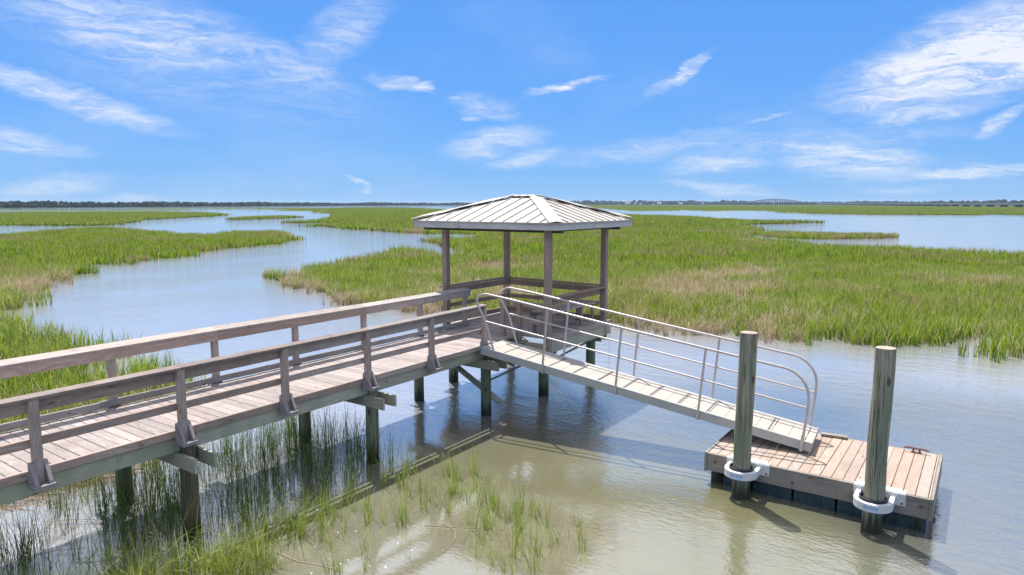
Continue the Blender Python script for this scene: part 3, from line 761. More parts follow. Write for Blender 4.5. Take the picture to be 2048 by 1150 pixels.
def scatter_object(name, pts, rot, scl, kinds, sources, tilt=None, ground=None, gmat=None):
    """one stuff object: points that carry grass through geometry nodes, optionally with the mud they stand on"""
    me = bpy.data.meshes.new(name)
    n = len(pts); V = np.zeros((n, 3), np.float32); V[:, :pts.shape[1]] = pts
    me.vertices.add(n); me.vertices.foreach_set('co', V.ravel())
    for nm, arr, ty in (('rot', rot, 'FLOAT'), ('scl', scl, 'FLOAT'), ('kind_id', kinds, 'INT')):
        at = me.attributes.new(nm, ty, 'POINT'); at.data.foreach_set('value', np.asarray(arr, np.float32 if ty == 'FLOAT' else np.int32))
    o = bpy.data.objects.new(name, me); C.objects.link(o)
    ng = bpy.data.node_groups.new(name + '_scatter', 'GeometryNodeTree')
    ng.interface.new_socket('Geometry', in_out='INPUT', socket_type='NodeSocketGeometry'); ng.interface.new_socket('Geometry', in_out='OUTPUT', socket_type='NodeSocketGeometry')
    nd = ng.nodes; L = ng.links
    gi = nd.new('NodeGroupInput'); go = nd.new('NodeGroupOutput')
    def attr(nm, ty):
        a = nd.new('GeometryNodeInputNamedAttribute'); a.data_type = ty; a.inputs[0].default_value = nm; return a.outputs[0]
    join = nd.new('GeometryNodeJoinGeometry'); join2 = nd.new('GeometryNodeGeometryToInstance')
    for sidx, so in enumerate(sources):
        oi = nd.new('GeometryNodeObjectInfo'); oi.inputs[0].default_value = so; oi.inputs['As Instance'].default_value = True
        ip = nd.new('GeometryNodeInstanceOnPoints'); L.new(gi.outputs[0], ip.inputs['Points']); L.new(oi.outputs['Geometry'], ip.inputs['Instance'])
        cmp_ = nd.new('FunctionNodeCompare'); cmp_.data_type = 'INT'; cmp_.operation = 'EQUAL'
        ai = attr('kind_id', 'INT')
        ins = [s for s in cmp_.inputs if s.type == 'INT']; L.new(ai, ins[0]); ins[1].default_value = sidx
        L.new([s for s in cmp_.outputs if s.enabled][0], ip.inputs['Selection'])
        cx_ = nd.new('ShaderNodeCombineXYZ'); L.new(attr('rot', 'FLOAT'), cx_.inputs[2])
        e2r = nd.new('FunctionNodeEulerToRotation'); L.new(cx_.outputs[0], e2r.inputs[0]); L.new(e2r.outputs[0], ip.inputs['Rotation'])
        L.new(attr('scl', 'FLOAT'), ip.inputs['Scale'])
        L.new(ip.outputs[0], join.inputs[0])
    L.new(join.outputs[0], go.inputs[0])
    md = o.modifiers.new('scatter', 'NODES'); md.node_group = ng
    return o

green = [(.20, (.03, .075, .006)), (.4, (.125, .235, .008)), (.6, (.26, .40, .011)), (.84, (.50, .57, .05))]
M['grass'] = grass_mat('marsh_grass_leaf', green, .55, (.36, .27, .17), .11, transl=.42, tip=(.46, .48, .12))
M['grassdark'] = grass_mat('shaded_marsh_grass_leaf', [(.15, (.05, .10, .03)), (.5, (.11, .20, .035)), (.85, (.22, .32, .05))], .35, (.2, .15, .09), .5, transl=.3)  # darker copy of the leaf, boardwalk shade put into its colour
M['mud'] = plain('marsh_mud', (.15, .16, .06), .95, var=.35, scale=1.2, dirt=(.26, .20, .13), dirt_amt=.6, spec=.1)
M['straw'] = grass_mat('dead_marsh_straw', [(.2, (.27, .19, .10)), (.5, (.43, .33, .19)), (.8, (.60, .50, .34))], .2, (.30, .22, .13), .2, transl=.2, tip=(.60, .52, .36))
SRC_N = [blades('near_grass_patch', M['grass'], 62, .45, .26, .84, .027, .40, 10 + i, 3, tufts=11, droop=.7) for i in range(4)]
SRC_N += [blades('near_straw_patch', M['straw'], 36, .40, .25, .78, .024, .6, 15 + i, 3, tufts=5, droop=.8) for i in range(2)]
SRC_M = [blades('mid_grass_patch', M['grass'], 90, .9, .30, .82, .060, .35, 20 + i, 2, tufts=18) for i in range(3)]
SRC_M += [blades('mid_straw_patch', M['straw'], 50, .8, .3, .74, .055, .5, 25 + i, 2, tufts=9) for i in range(2)]
SRC_F = [blades('far_grass_patch', M['grass'], 130, 2.3, .35, .82, .15, .25, 30 + i, 2, tufts=30) for i in range(3)]
SRC_V = [blades('distant_grass_patch', M['grass'], 170, 7.5, .5, .85, .35, .15, 40 + i, 1) for i in range(2)]
cam_xy = np.array([0., 0.]); vdir = np.array([VIEW.x, VIEW.y]); sdir = np.array([SIDE.x, SIDE.y])
BROWN = .625
def plant(poly, rs, seed, dens_mul=1.0, edge_soft=.8, bare=.0):
    """jittered points of four patch sizes by distance"""
    P_all = []; K = []; SC = []
    a = np.array(poly); lo, hi = a.min(0) - 1, a.max(0) + 1
    r_ = np.random.RandomState(seed)
    for lvl, (d0, d1, sp) in enumerate(((0, 46, .40), (42, 115, .95), (108, 330, 2.5), (315, 2600, 8.5))):
        # work in the view frame so only the wedge that the place shows is planted, with a wide margin
        ca = np.array([(p @ vdir, p @ sdir) for p in a]); dmin, dmax = max(d0, ca[:, 0].min() - 2), min(d1, ca[:, 0].max() + 2)
        if dmax <= dmin: continue
        smin, smax = ca[:, 1].min() - 2, ca[:, 1].max() + 2
        smin = max(smin, -dmax * 1.05 - 10); smax = min(smax, dmax * 1.05 + 10)
        sp_ = sp / math.sqrt(dens_mul)
        gx = np.arange(dmin, dmax, sp_); gy = np.arange(smin, smax, sp_)
        if len(gx) * len(gy) > 4e6: gx = gx[::2]
        A, B = np.meshgrid(gx, gy); A = A.ravel() + r_.uniform(-.5, .5, A.size) * sp_; B = B.ravel() + r_.uniform(-.5, .5, B.size) * sp_
        ok = (np.abs(B) < A * 1.05 + 10) & (A > d0) & (A < d1); A, B = A[ok], B[ok]
        P = A[:, None] * vdir + B[:, None] * sdir
        wob = (np.stack([vnoise(P, 1.3, 5), vnoise(P, 1.3, 6)], 1) - .5) * 2.0 * edge_soft
        stray = (r_.rand(len(P)) < .22)[:, None] * r_.randn(len(P), 2) * min(1.1, .5 + sp * .2) * (1 if lvl < 2 else 0)
        I = inside(P + wob + stray, poly); P = P[I]
        if bare > 0 and len(P):
            nb = vnoise(P, 3.2, 9) * .5 + vnoise(P, 1.1, 11) * .5
            ed = edge_dist(P, poly)
            keep = nb > bare * (.45 + .55 * np.exp(-ed / 3.0))
            if len(poly) < 18: keep |= (P @ vdir > 18.5) & (r_.rand(len(P)) < .8)
            P = P[keep]
        if not len(P): continue
        P_all.append(P); nk = (4, 3, 3, 2)[lvl]; base = (0, 6, 11, 14)[lvl]
        kk = base + r_.randint(nk, size=len(P))
        if lvl < 2:
            br = .09 * np.exp(-((P[:, 0] + 1) ** 2 + (P[:, 1] - 33) ** 2) / 240.) + vnoise(P, 6.5, 21) * .5 + vnoise(P, 1.6, 22) * .3 + r_.rand(len(P)) * .2
            if lvl == 0: br = br + .085 * np.exp(-edge_dist(P, poly) / .9)
            kk = np.where(br > BROWN + (.06 if P[:, 0].mean() < -40 and lvl < 2 and len(poly) < 40 else 0), base + nk + r_.randint(2, size=len(P)), kk)
        K.append(kk)
        hs = .58 + .34 * vnoise(P, 5, 3) + .34 * vnoise(P, 1.1, 8) * (1 if lvl < 3 else .8) + r_.uniform(-.08, .08, len(P)); SC.append(hs)
    P = np.concatenate(P_all); K = np.concatenate(K); SC = np.concatenate(SC)
    return P, r_.rand(len(P)) * 6.283, SC, K
ALL = SRC_N + SRC_M + SRC_F + SRC_V
def marsh(name, key, seed, label, dens=1.0, soft=.8, bare=.0, mud=True):
    P, ro_, sc, k = plant(POLY[key], None, seed, dens, soft, bare)
    o = scatter_object('marsh_grass', P, ro_, sc, k, ALL)
    tag(o, label, 'marsh grass', kind='stuff')
    return o
marsh('g', 'right_marsh', 1, 'broad bright green marsh grass filling the right side behind the gazebo', 1.0, .9, .34)
marsh('g', 'left_marsh', 2, 'green marsh grass point left of the winding creek, ending in a rounded tongue', 1.0, .8, .2)
marsh('g', 'left_far', 3, 'flat green marsh beyond the left tongue, reaching the left edge')
marsh('g', 'far_strip', 4, 'long olive marsh strip in front of the far bridge')
marsh('g', 'strip_a', 5, 'thin line of marsh in open water far left')
marsh('g', 'strip_b', 6, 'farthest thin line of marsh below the treeline')
marsh('g', 'strip_c', 7, 'thin marsh spit in the far channel above the oval islet')
marsh('g', 'oval', 8, 'small oval grass islet in the middle of the left channel')
marsh('g', 'oval_right', 9, 'long low grass islet in the inlet right of the gazebo', soft=.8)
marsh('g', 'bank', 10, 'patchy reeds and grass on the near bank behind the boardwalk rail', .85, .8, .48)

# mud and root mat the marsh stands on
def inset_sheet(poly, z, d, nm_seed):
    pts = [Vector((x, y)) for x, y in poly]; area = sum(pts[i].x * pts[(i + 1) % len(pts)].y - pts[(i + 1) % len(pts)].x * pts[i].y for i in range(len(pts)))
    return [(p.x, p.y, z) for p in pts]
import bmesh
def mud_sheet():
    """grid of small cells a step inside the grass edge: the ground the marsh grows on, just above the water"""
    V = []; F = []
    for key, cell, ins, dmax in (('right_marsh', 1.0, 3.2, 1500), ('left_marsh', 1.0, 1.2, 1500), ('left_far', 4.0, 2.0, 1500), ('oval', 1.5, 1.0, 999), ('oval_right', 1.0, 1.2, 999), ('far_strip', 24.0, 3.0, 2600)):
        a = np.array(POLY[key]); lo, hi = a.min(0), a.max(0)
        c_ = cell
        while (hi[0] - lo[0]) * (hi[1] - lo[1]) / c_ ** 2 > 260000: c_ *= 1.25
        gx = np.arange(lo[0], hi[0], c_); gy = np.arange(lo[1], hi[1], c_); A, B = np.meshgrid(gx, gy)
        P = np.stack([A.ravel(), B.ravel()], 1) + c_ / 2
        k = inside(P, POLY[key]); P = P[k]
        ed = edge_dist(P, POLY[key]); P = P[(ed > ins + c_ * .5) & (vnoise(P, 3.2, 9) * .6 + vnoise(P, 9, 4) * .4 > .22)]
        for x, y in P - c_ / 2:
            b = len(V); zz = .03
            V += [(x, y, zz), (x + c_, y, zz), (x + c_, y + c_, zz), (x, y + c_, zz)]; F.append((b, b + 1, b + 2, b + 3))
    me = bpy.data.meshes.new('marsh_ground'); me.from_pydata(V, [], F); me.materials.append(M['mud'])
    o = bpy.data.objects.new('marsh_ground', me); C.objects.link(o); return tag(o, kind='structure')
mud_sheet()

M['grassnear'] = grass_mat('sunlit_reed_leaf', [(.2, (.13, .22, .03)), (.5, (.26, .38, .04)), (.8, (.42, .50, .09))], .25, (.36, .27, .17), .4, transl=.4, tip=(.5, .5, .18))  # brighter leaf copy for the front tufts, sunlight put into its colour
# ---- individual stems near the boardwalk
ST = [blades('reed_tuft', M['grassnear'], (9, 14, 20)[i % 3], (.05, .08, .12)[i % 3], .30, .92, .013, (.25, .5, .8)[i % 3], 60 + i, 6, droop=(.5, .9, 1.1)[i % 3]) for i in range(6)]
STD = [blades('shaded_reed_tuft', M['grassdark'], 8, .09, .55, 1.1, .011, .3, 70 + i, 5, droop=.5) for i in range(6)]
STB = [blades('dead_reed_tuft', M['reed'], 3, .08, .3, .8, .009, .7, 80 + i, 4, droop=.5) for i in range(3)]
def sprinkle(key, n, seed, srcs, label, clump=1.0, smin=.6, smax=1.1, weights=None, thr=.4):
    r_ = np.random.RandomState(seed); a = np.array(POLY[key]); lo, hi = a.min(0), a.max(0)
    P = lo + r_.rand(n * 12, 2) * (hi - lo); wob = r_.randn(len(P), 2) * .15
    k = inside(P + wob, POLY[key]) & (vnoise(P, clump * .5, seed) * .6 + vnoise(P, clump * 1.3, seed + 1) * .4 > thr); P = P[k][:n]
    o = scatter_object('reed_grass', P, r_.rand(len(P)) * 6.283, r_.uniform(smin, smax, len(P)), r_.choice(len(srcs), len(P), p=None if weights is None else np.array(weights) / np.sum(weights)), srcs)
    return tag(o, label, 'reed grass', kind='stuff')
sprinkle('front', 300, 3, ST + STB, 'sparse bright green tufts standing in shallow water in front of the boardwalk', 1.0, .4, .78, [.13] * 6 + [.0734] * 3, .42)
POLY['frontleft'] = [(-8.6,1.4),(-8.0,3.0),(-7.8,4.2),(-7.5,5.6),(-6.8,5.4),(-6.7,4.2),(-7.0,1.4)]
sprinkle('frontleft', 240, 13, ST + STB, 'denser clump of bright green cordgrass at the bottom left in front of the boardwalk', .8, .55, 1.0, [.13] * 6 + [.0734] * 3, .36)
sprinkle('under', 900, 4, STD + STB, 'dark thin reeds in the shade beneath the boardwalk', .9, .55, 1.0, [.14] * 6 + [.16 / 3] * 3, .34)

# ---- floating dead reeds
def straw(name, key, n, seed, label, lmin=.25, lmax=.9):
    r_ = random.Random(seed); V = []; F = []; a = np.array(POLY[key]); lo, hi = a.min(0), a.max(0); cnt = 0
    while cnt < n:
        x, y = r_.uniform(lo[0], hi[0]), r_.uniform(lo[1], hi[1])
        if not inside(np.array([[x, y]]), POLY[key])[0]: continue
        cnt += 1; an = r_.gauss(R(60), .6); L = r_.uniform(lmin, lmax); z = .006 + r_.random() * .035; w = r_.uniform(.003, .007); cv = r_.uniform(-.5, .5); b = len(V)
        for k in range(4):
            t = k / 3; aa = an + cv * t; px_ = x + math.cos(aa) * L * t; py_ = y + math.sin(aa) * L * t; zz = z + .02 * math.sin(t * 3 + cnt)
            V += [(px_ - math.sin(aa) * w, py_ + math.cos(aa) * w, zz), (px_ + math.sin(aa) * w, py_ - math.cos(aa) * w, zz), (px_, py_, zz + w)]
            if k:
                for j in range(3):
                    j2 = (j + 1) % 3; F.append((b + (k - 1) * 3 + j, b + (k - 1) * 3 + j2, b + k * 3 + j2, b + k * 3 + j))
    me = bpy.data.meshes.new(name); me.from_pydata(V, [], F); me.uv_layers.new(name='UVMap'); me.materials.append(M['reed'])
    o = bpy.data.objects.new(name, me); C.objects.link(o); return tag(o, label, 'dead reeds', kind='stuff')
POLY['wrack'] = [(-12.5,2.8),(-12.2,4.4),(-12.6,5.4),(-12.6,6.4),(-12.0,6.3),(-11.5,5.3),(-11.4,4.5),(-11.6,3.4),(-11.9,2.8)]
POLY['wrackb'] = [(-19,6.2),(-17,7.4),(-15.2,6.8),(-16,5.2),(-18.5,5.0)]
POLY['wrackc'] = [(-12.4, 2.5), (-12.6, 6.4), (-10.6, 6.6), (-9.2, 4.8), (-8.6, 3.0), (-9.5, 1.5)]
straw('dead_reeds', 'wrack', 620, 1, 'mat of straw coloured dead reeds floating behind the boardwalk pilings')
straw('dead_reeds', 'wrackb', 700, 2, 'pale dead reed heap on the bank behind the boardwalk')
straw('dead_reeds', 'wrackc', 130, 3, 'scattered dead stalks floating beneath the boardwalk')
def flecks():
    r_ = random.Random(5); V = []; F = []
    for i in range(230):
        x, y = r_.uniform(-9.0, -4.6), r_.uniform(2.6, 6.2)
        if r_.random() < (x + 9) / 6: continue
        a = r_.uniform(.006, .016); b = len(V); k = 6; e = r_.uniform(1, 2.2); t = r_.random() * 3
        for zz, sc2 in ((.001, 1.0), (.008, .6)):
            for j in range(k):
                u = 6.283 * j / k; px_ = math.cos(u) * a * e * sc2; py_ = math.sin(u) * a * sc2
                V.append((x + px_ * math.cos(t) - py_ * math.sin(t), y + px_ * math.sin(t) + py_ * math.cos(t), zz))
        F.append(tuple(b + k + j for j in range(k)))
        for j in range(k): F.append((b + j, b + (j + 1) % k, b + k + (j + 1) % k, b + k + j))
    me = bpy.data.meshes.new('foam_flecks'); me.from_pydata(V, [], F); me.materials.append(M['white'])
    o = bpy.data.objects.new('foam_flecks', me); C.objects.link(o); tag(o, 'tiny white foam flecks floating on the shallow tan water', 'foam', kind='stuff')
flecks()
for pts, lab in (([(-6.1, 6.61), (-5.76, 6.79), (-5.42, 6.98), (-5.17, 7.1), (-5.08, 7.32)], 'long pinkish reed stalk lying flat on the shallow water among the green tufts'),
                 ([(-5.93, 6.82), (-5.66, 6.74), (-5.5, 6.55), (-5.42, 6.3), (-5.40, 6.0)], 'hooked pale stalk curving down beside the long pinkish reed'),
                 ([(-7.15, 5.0), (-6.75, 5.0), (-6.45, 5.1), (-6.1, 5.17)], 'pale bent stalk on the water nearest the bottom edge')):
    m = MB(); m.tube([(x, y, .007) for x, y in pts], .0065, 6, r1=.002); tag(m.build('reed_stalk', M['reed'], smooth=True), lab, 'reed stalk', 'stray stalks on the shallow water')

# ================================================================== FAR SHORE
M['tree'] = None
def tree_mat():
    m, nt = new_mat('distant_tree_foliage'); q = N(nt)
    geo = q.n('ShaderNodeNewGeometry'); n1 = q.noise(geo.outputs['Position'], .25, 5, .7)
    mv = q.math('ADD', q.math('MULTIPLY', n1, .6), q.math('MULTIPLY', geo.outputs['Random Per Island'], .4))
    col = q.ramp(mv, [(.3, (.012, .026, .018)), (.7, (.035, .055, .032))])
    b = q.n('ShaderNodeBsdfPrincipled'); q.l(col, b.inputs['Base Color']); b.inputs['Roughness'].default_value = .9; b.inputs['Specular IOR Level'].default_value = .1
    o = q.n('ShaderNodeOutputMaterial'); q.l(b.outputs[0], o.inputs[0]); return m
M['tree'] = tree_mat()
def forest(seed, path, hmin, hmax, depth, sp, label):
    """a wood of many separate crowns, each a cluster of leafy facets over a trunk"""
    r_ = np.random.RandomState(seed); V = []; F = []
    ico = [(0, 0, 1), (.894, 0, .447), (.276, .851, .447), (-.724, .526, .447), (-.724, -.526, .447), (.276, -.851, .447), (.724, .526, -.447), (-.276, .851, -.447), (-.894, 0, -.447), (-.276, -.851, -.447), (.724, -.526, -.447), (0, 0, -1)]
    fi = [(0, 1, 2), (0, 2, 3), (0, 3, 4), (0, 4, 5), (0, 5, 1), (1, 6, 2), (2, 7, 3), (3, 8, 4), (4, 9, 5), (5, 10, 1), (2, 6, 7), (3, 7, 8), (4, 8, 9), (5, 9, 10), (1, 10, 6), (6, 11, 7), (7, 11, 8), (8, 11, 9), (9, 11, 10), (10, 11, 6)]
    for (az0, d0), (az1, d1) in zip(path, path[1:]):
        A = np.array(far(az0, d0)); B = np.array(far(az1, d1)); L = np.hypot(*(B - A)); n = int(L / sp)
        for i in range(n):
            t = (i + r_.rand()) / n; p = A + (B - A) * t
            p = p + (p / np.hypot(*p)) * r_.rand() * depth
            hh = hmin + (hmax - hmin) * (.55 * (.5 + .5 * math.sin(t * L / 47.0 + seed) * math.cos(t * L / 113.0)) + .45 * r_.rand())
            for k in range(4):
                s_ = hh * r_.uniform(.20, .40); c = (p[0] + r_.randn() * hh * .28, p[1] + r_.randn() * hh * .28, max(s_ * .3, hh * r_.uniform(.15, .95) - s_))
                b = len(V)
                for v_ in ico:
                    j = r_.uniform(.75, 1.2); V.append((c[0] + v_[0] * s_ * 1.25 * j, c[1] + v_[1] * s_ * 1.25 * j, c[2] + s_ * .4 + v_[2] * s_ * j))
                for f_ in fi: F.append(tuple(b + q for q in f_))
    me = bpy.data.meshes.new('distant_forest'); me.from_pydata(V, [], F); me.materials.append(M['tree'])
    o = bpy.data.objects.new('distant_forest', me); C.objects.link(o); return tag(o, label, 'forest', kind='stuff')
forest(1, [(-44, 800), (-36.7, 880), (-28, 1050), (-21, 1250), (-12, 1600), (-5, 1900), (2, 2300)], 4.8, 8.2, 60, 1.7, 'long dark treeline along the far left shore')
forest(2, [(2, 2300), (6, 2350), (10, 2400), (14.3, 2500), (17, 2600), (19.5, 2650)], 11, 18, 80, 4.5, 'dark treeline with white houses behind the gazebo roof')
forest(3, [(19.5, 2900), (23.5, 2900), (30, 2300), (37, 1900), (42, 1700)], 8, 15, 80, 4.5, 'low treeline behind the causeway on the far right')
m = MB()
pts = [far(a, d - 4) for a, d in ((-46, 780), (-36.7, 880), (-28, 1050), (-21, 1250), (-12, 1600), (-5, 1900), (2, 2300))]
back = [far(a, d + 300) for a, d in ((2, 2300), (-5, 1900), (-12, 1600), (-21, 1250), (-28, 1050), (-36.7, 880), (-46, 780))]
m.poly([(x, y, .3) for x, y in pts] + [(x, y, .3) for x, y in back])
pts = [far(a, d) for a, d in ((2, 2280), (10, 2380), (19.5, 2600), (30, 2250), (42, 1650))]; back = [far(a, d + 600) for a, d in ((42, 1650), (30, 2250), (19.5, 2600), (10, 2380), (2, 2280))]
m.poly([(x, y, .35) for x, y in pts] + [(x, y, .35) for x, y in back])
tag(m.build('far_shore', M['mud']), kind='structure')

forest(4, [(17.5, 2300), (20, 2280), (24, 2200)], 6, 13, 40, 4.0, 'scrubby low trees at the foot of the arched bridge')
def house(az, d, w, h, label, two=False):
    x, y = far(az, d); t = thing('house', (x, y, 0), label, 'house', 'white houses along the far shore')
    a = R(az); fx = VIEW * math.cos(a) + SIDE * math.sin(a); sx = Vector((fx.y, -fx.x, 0)); c = Vector((x, y, 2.5)); dp = w * .7
    m = MB(); m.bar(c - sx * w / 2 + Vector((0, 0, h / 2)), c + sx * w / 2 + Vector((0, 0, h / 2)), dp, h)
    m.build('wall', M['housewhite'], t)
    m = MB(); z = 2.5 + h
    A = [c + sx * (w * .54 * i) + fx * (dp * .56 * j) for i, j in ((-1, -1), (1, -1), (1, 1), (-1, 1))]; rz = h * .42
    A = [Vector((p.x, p.y, z)) for p in A]; r0 = (A[0] + A[3]) / 2 + sx * w * .2 + Vector((0, 0, rz)); r1 = (A[1] + A[2]) / 2 - sx * w * .2 + Vector((0, 0, rz))
    m.poly([A[0], A[1], r1, r0]); m.poly([A[1], A[2], r1]); m.poly([A[2], A[3], r0, r1]); m.poly([A[3], A[0], r0]); m.poly(A[::-1])
    m.build('roof', M['shingle'], t)
    for k in range(4):
        m = MB(); p = c + sx * (w * (-.36 + .24 * k)) - fx * (dp / 2 + .06) + Vector((0, 0, h * .55)); m.bar(p - sx * w * .05, p + sx * w * .05, .1, h * .25); m.build('window', M['window'], t)
    for i in (-1, 1):
        m = MB(); p = c + sx * (w * .42 * i) - fx * dp * .4; m.tube([(p.x, p.y, .2), (p.x, p.y, 2.5)], .4, 6); m.build('stilt', M['housewhite'], t)
for az, d, w, h, lab in ((9.55, 2300, 17, 8, 'large white house leftmost of the row above the roof ridge right end'), (10.15, 2320, 7, 3.5, 'small pale cottage just right of the large white house'),
                         (10.6, 2300, 6, 3, 'little white shed before the dark wood, right of the pale cottage'), (12.1, 2330, 15, 5, 'long white house midway between the gazebo and the arched bridge'),
                         (13.8, 2380, 11, 4, 'low white house at the right end of the row, nearest the bridge'), (15.5, 2450, 5, 6, 'narrow white house in the gap of the treeline left of the bridge')):
    house(az, d, w, h, lab)

# ---- arched bridge and causeway
br = thing('arched_bridge', tuple(far(20.8, 2400)) + (0,), 'humped grey road bridge with many piers on the right horizon', 'bridge')
def bridge_z(t): return 3.5 + 14.0 * math.sin(math.pi * t) ** 1.15
B0, B1 = Vector(far(18.4, 2450) + (0,)), Vector(far(23.6, 2350) + (0,)); m = MB(); n = 40
for i in range(n):
    a, b = B0.lerp(B1, i / n), B0.lerp(B1, (i + 1) / n); a.z = bridge_z(i / n); b.z = bridge_z((i + 1) / n)
    m.bar(a, b, 12, 1.6); 
m.build('deck', M['concrete'], br)
m = MB()
for i in range(n):
    a, b = B0.lerp(B1, i / n), B0.lerp(B1, (i + 1) / n); a.z = bridge_z(i / n) + 1.5; b.z = bridge_z((i + 1) / n) + 1.5
    d_ = Vector((.5, .8, 0)) * 6; m.bar(a, b, .5, 1.0)
m.build('parapet', M['concrete'], br)
for i in range(1, 30):
    p = B0.lerp(B1, i / 30); m = MB(); zt = bridge_z(i / 30) - .8
    m.bar((p.x, p.y, -.5), (p.x, p.y, zt), 1.4, 8, up=(VIEW.x, VIEW.y, 0)); m.build('pier', M['concrete'], br)
cw = thing('causeway', tuple(far(28, 1500)) + (0,), 'long low road causeway on short piers running to the right edge', 'causeway')
path = [far(23.4, 2360), far(26, 1750), (far(29, 1380)), far(32.5, 1120), far(36.8, 930), far(43, 760)]
m = MB(); m2 = MB()
for a, b in zip(path, path[1:]):
    A, B = Vector(a + (0,)), Vector(b + (0,))
    m.bar((A.x, A.y, 3.6), (B.x, B.y, 3.6), 9, .9); m2.bar((A.x, A.y, 4.35), (B.x, B.y, 4.35), .4, .6)
m.build('deck', M['concrete'], cw); m2.build('parapet', M['concrete'], cw)
tot = 0
for a, b in zip(path, path[1:]):
    A, B = Vector(a + (0,)), Vector(b + (0,)); k = int((B - A).length / 30)
    for i in range(k):
        p = A.lerp(B, (i + .5) / k); dd = (B - A).normalized(); m = MB(); m.bar((p.x, p.y, -.5), (p.x, p.y, 3.1), 3, 8, up=(dd.y, -dd.x, 0)); m.build('pier', M['concrete'], cw); tot += 1

# ================================================================== AIR
def haze():
    m, nt = new_mat('sea_air'); q = N(nt)
    v = q.n('ShaderNodeVolumePrincipled'); v.inputs['Color'].default_value = (.62, .80, 1.0, 1); v.inputs['Density'].default_value = .00011; v.inputs['Anisotropy'].default_value = .2
    o = q.n('ShaderNodeOutputMaterial'); q.l(v.outputs[0], o.inputs['Volume'])
    bpy.ops.mesh.primitive_cube_add(size=1, location=(-1000, 1400, 12)); b = bpy.context.object; b.scale = (9000, 9000, 32); b.name = 'haze'; b.data.name = 'haze'
    b.data.materials.append(m); tag(b, kind='stuff')
if USE_HAZE: haze()
# ================================================================== SKY
SUN = Vector((-.34, .25, 1.0)).normalized()
w = bpy.data.worlds.new('World'); S.world = w; w.use_nodes = True; nt = w.node_tree; nt.nodes.clear(); q = N(nt)
sky = q.n('ShaderNodeTexSky'); sky.sky_type = 'NISHITA'; sky.sun_disc = False
sky.sun_elevation = math.asin(SUN.z); sky.sun_rotation = math.atan2(SUN.x, SUN.y)
sky.altitude = 0; sky.air_density = 1.0; sky.dust_density = .3; sky.ozone_density = 2.5
tc = q.n('ShaderNodeTexCoord').outputs['Generated']
rotn = q.n('ShaderNodeVectorRotate', rotation_type='Z_AXIS'); q.l(tc, rotn.inputs['Vector']); rotn.inputs['Angle'].default_value = -YAW
sp = q.n('ShaderNodeSeparateXYZ'); q.l(rotn.outputs[0], sp.inputs[0])
AZ = q.math('MULTIPLY', q.math('ARCTAN2', sp.outputs[0], sp.outputs[1]), 57.2958)
EL = q.math('MULTIPLY', q.math('ARCSINE', sp.outputs[2]), 57.2958)
cv = q.n('ShaderNodeCombineXYZ'); q.l(AZ, cv.inputs[0]); q.l(EL, cv.inputs[1]); P0 = cv.outputs[0]
wn = q.n('ShaderNodeTexNoise'); q.l(q.vmath('MULTIPLY', P0, (.16, .42, 1)), wn.inputs['Vector']); wn.inputs['Scale'].default_value = 1.0; wn.inputs['Detail'].default_value = 6; wn.inputs['Roughness'].default_value = .62
wv_ = q.vmath('MULTIPLY', q.vmath('SUBTRACT', wn.outputs['Color'], (.5, .5, .5)), (5.0, 2.2, 0))
P1 = q.vmath('ADD', P0, wv_)
wisp_a = q.noise(q.vmath('MULTIPLY', P1, (.22, 1.3, 1)), 1.0, 8, .68, .9)
# (azimuth, elevation, half length, half height, tilt, strength) of each cloud in degrees
CL = [(-27.5, 12.0, 9, 2.6, -6, .75), (-19, 10.6, 6.5, 1.6, -14, .62), (-13.5, 13.2, 5, 1.8, 42, .50), (-32, 7.3, 7.5, 1.1, -16, .78), (-35.0, 4.1, 4.5, .8, -6, .7),
      (-33.5, 1.2, 4, .9, 8, .55), (-9.5, 9.7, 2.5, .55, -8, .62), (-7.2, 9.5, 1.2, .45, -10, .9), (-2.3, 7.9, 3.0, .9, -12, .5), (-1.5, 4.9, 4.5, 1.3, 10, .68), (1.0, 3.6, 3.5, .8, 12, .62),
      (4.5, 9.4, 3.4, .35, 14, .95), (14.0, 10.5, 2.6, .40, 28, .95), (12.2, 9.2, 2.2, .5, 30, .45), (20.3, 6.6, 1.9, .28, 18, .7), (34.0, 10.0, 9.5, 3.0, 14, 1.5), (28.5, 7.5, 5, .8, 4, .85), (30.5, 6.3, 4.5, .6, 6, .75),
      (26.0, 3.2, 5.5, 1.7, -8, .95), (16.5, 3.0, 4.5, .8, 2, .75), (11, 4.4, 9, 1.1, 6, .42), (35.2, 5.6, 1.7, .6, 35, .8), (34.0, 2.2, 5, .55, 5, .8), (-12.6, 1.8, 1.2, .28, -22, .85), (-11.6, 1.0, .6, .3, 0, .7), (17, 1.3, 5, .5, -6, .6), (30, .9, 3.5, .3, 4, .6), (-29, .5, 2.0, .5, 5, .5), (-8.6, 9.9, .9, .3, -10, .7), (-5.0, 8.6, .7, .22, -5, .6), (-3.3, 7.1, .8, .25, -14, .6), (23, 4.6, 12, 1.2, 3, .32), (-22, 9, 14, 3.2, -8, .25),
      (5, 30, 30, 8, 20, .6), (-40, 26, 20, 5, -15, .6), (70, 12, 18, 4, 10, .8), (-80, 16, 20, 4, 5, .7), (150, 20, 30, 8, 0, .7), (-150, 25, 25, 7, 10, .7)]
dens = None
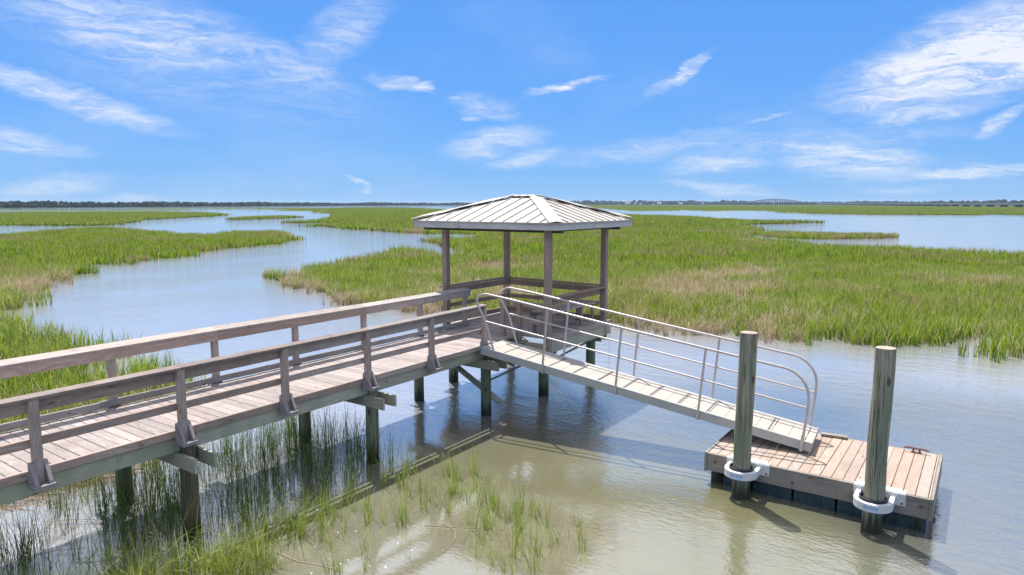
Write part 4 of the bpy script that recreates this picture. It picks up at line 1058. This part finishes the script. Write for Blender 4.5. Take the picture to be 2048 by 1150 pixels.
for az, el, a, b, tl, st in CL:
    mp = q.n('ShaderNodeMapping', vector_type='TEXTURE'); q.l(P1, mp.inputs['Vector'])
    mp.inputs['Location'].default_value = (az, el, 0); mp.inputs['Rotation'].default_value = (0, 0, R(tl)); mp.inputs['Scale'].default_value = (a, b, 1)
    ln_ = q.n('ShaderNodeVectorMath', operation='LENGTH'); q.l(mp.outputs[0], ln_.inputs[0])
    mk = q.math('MULTIPLY', q.math('SUBTRACT', 1.0, q.step(ln_.outputs['Value'], .25, 1.3)), st)
    dens = mk if dens is None else q.math('MAXIMUM', dens, mk)
fine_w = q.noise(q.vmath('MULTIPLY', P1, (.9, 4.5, 1)), 1.0, 6, .7, .5)
wis = q.math('ADD', .14, q.math('MULTIPLY', q.step(q.math('ADD', q.math('MULTIPLY', wisp_a, .75), q.math('MULTIPLY', fine_w, .25)), .33, .70), 1.0))
dens = q.math('MULTIPLY', q.math('MULTIPLY', dens, wis), 1.02, clamp=True)
veil = q.math('MULTIPLY', q.step(q.noise(q.vmath('MULTIPLY', P1, (.05, .12, 1)), 1.0, 5, .6), .45, .75), .14)
dens = q.math('MAXIMUM', dens, veil)
elr = q.math('DIVIDE', q.math('MAXIMUM', EL, 0.0), 90.0)
K_ = 6.4
deep = q.ramp(elr, [(0, (.30, .57, .98)), (.03, (.215, .50, .98)), (.08, (.155, .43, .98)), (.16, (.125, .39, .97)), (.45, (.12, .33, .85)), (1, (.09, .25, .70))])
sc_ = q.vmath('SCALE', deep); 
for l_ in list(sc_.node.inputs): pass
sc_.node.inputs['Scale'].default_value = K_
nis = q.mix(1.0, sky.outputs[0], (.45, .75, 1.2, 1), 'MULTIPLY')
tint = q.mix(.12, sc_, nis)
CLOUD = (6.3, 6.45, 6.8, 1)
over = q.math('MULTIPLY', q.step(EL, 16.5, 25.0), q.math('ADD', .70, q.math('MULTIPLY', q.step(q.noise(q.vmath('MULTIPLY', P1, (.05, .08, 1)), 1.0, 5, .6), .4, .65), .28)))  # unseen cloud veil added above the view for fill light and water reflections
dens = q.math('MAXIMUM', dens, over)
final = q.mix(q.math('MULTIPLY', dens, .92), tint, CLOUD)
bg = q.n('ShaderNodeBackground'); q.l(final, bg.inputs[0]); bg.inputs[1].default_value = .10
wo = q.n('ShaderNodeOutputWorld'); q.l(bg.outputs[0], wo.inputs[0])

sl = bpy.data.lights.new('sun', 'SUN'); sl.energy = 4.4; sl.angle = R(.5); sl.color = (1, .965, .90)
so = bpy.data.objects.new('sun', sl); C.objects.link(so); so.rotation_euler = (-SUN).to_track_quat('-Z', 'Y').to_euler(); so.location = (0, 0, 30)

# ================================================================== CAMERA
cam = bpy.data.cameras.new('camera'); cam.sensor_width = 36; cam.lens = 1365 / 2048 * 36; cam.clip_end = 20000; cam.clip_start = .1
co = bpy.data.objects.new('camera', cam); C.objects.link(co); S.camera = co
p = math.atan((575 - 407) / 1365.)
fw = VIEW * math.cos(p) - Vector((0, 0, 1)) * math.sin(p); upv = VIEW * math.sin(p) + Vector((0, 0, 1)) * math.cos(p)
rm = Matrix((SIDE, upv, -fw)).transposed().to_4x4(); rm.translation = Vector((0, 0, CAM_H)); co.matrix_world = rm
S.view_settings.view_transform = 'Standard'; S.view_settings.look = 'None'; S.view_settings.exposure = 0.56; S.view_settings.gamma = 1
S.render.engine = 'CYCLES'; S.cycles.use_denoising = True
S.cycles.max_bounces = 6; S.cycles.diffuse_bounces = 3; S.cycles.glossy_bounces = 3; S.cycles.transmission_bounces = 4; S.cycles.caustics_reflective = False; S.cycles.caustics_refractive = False
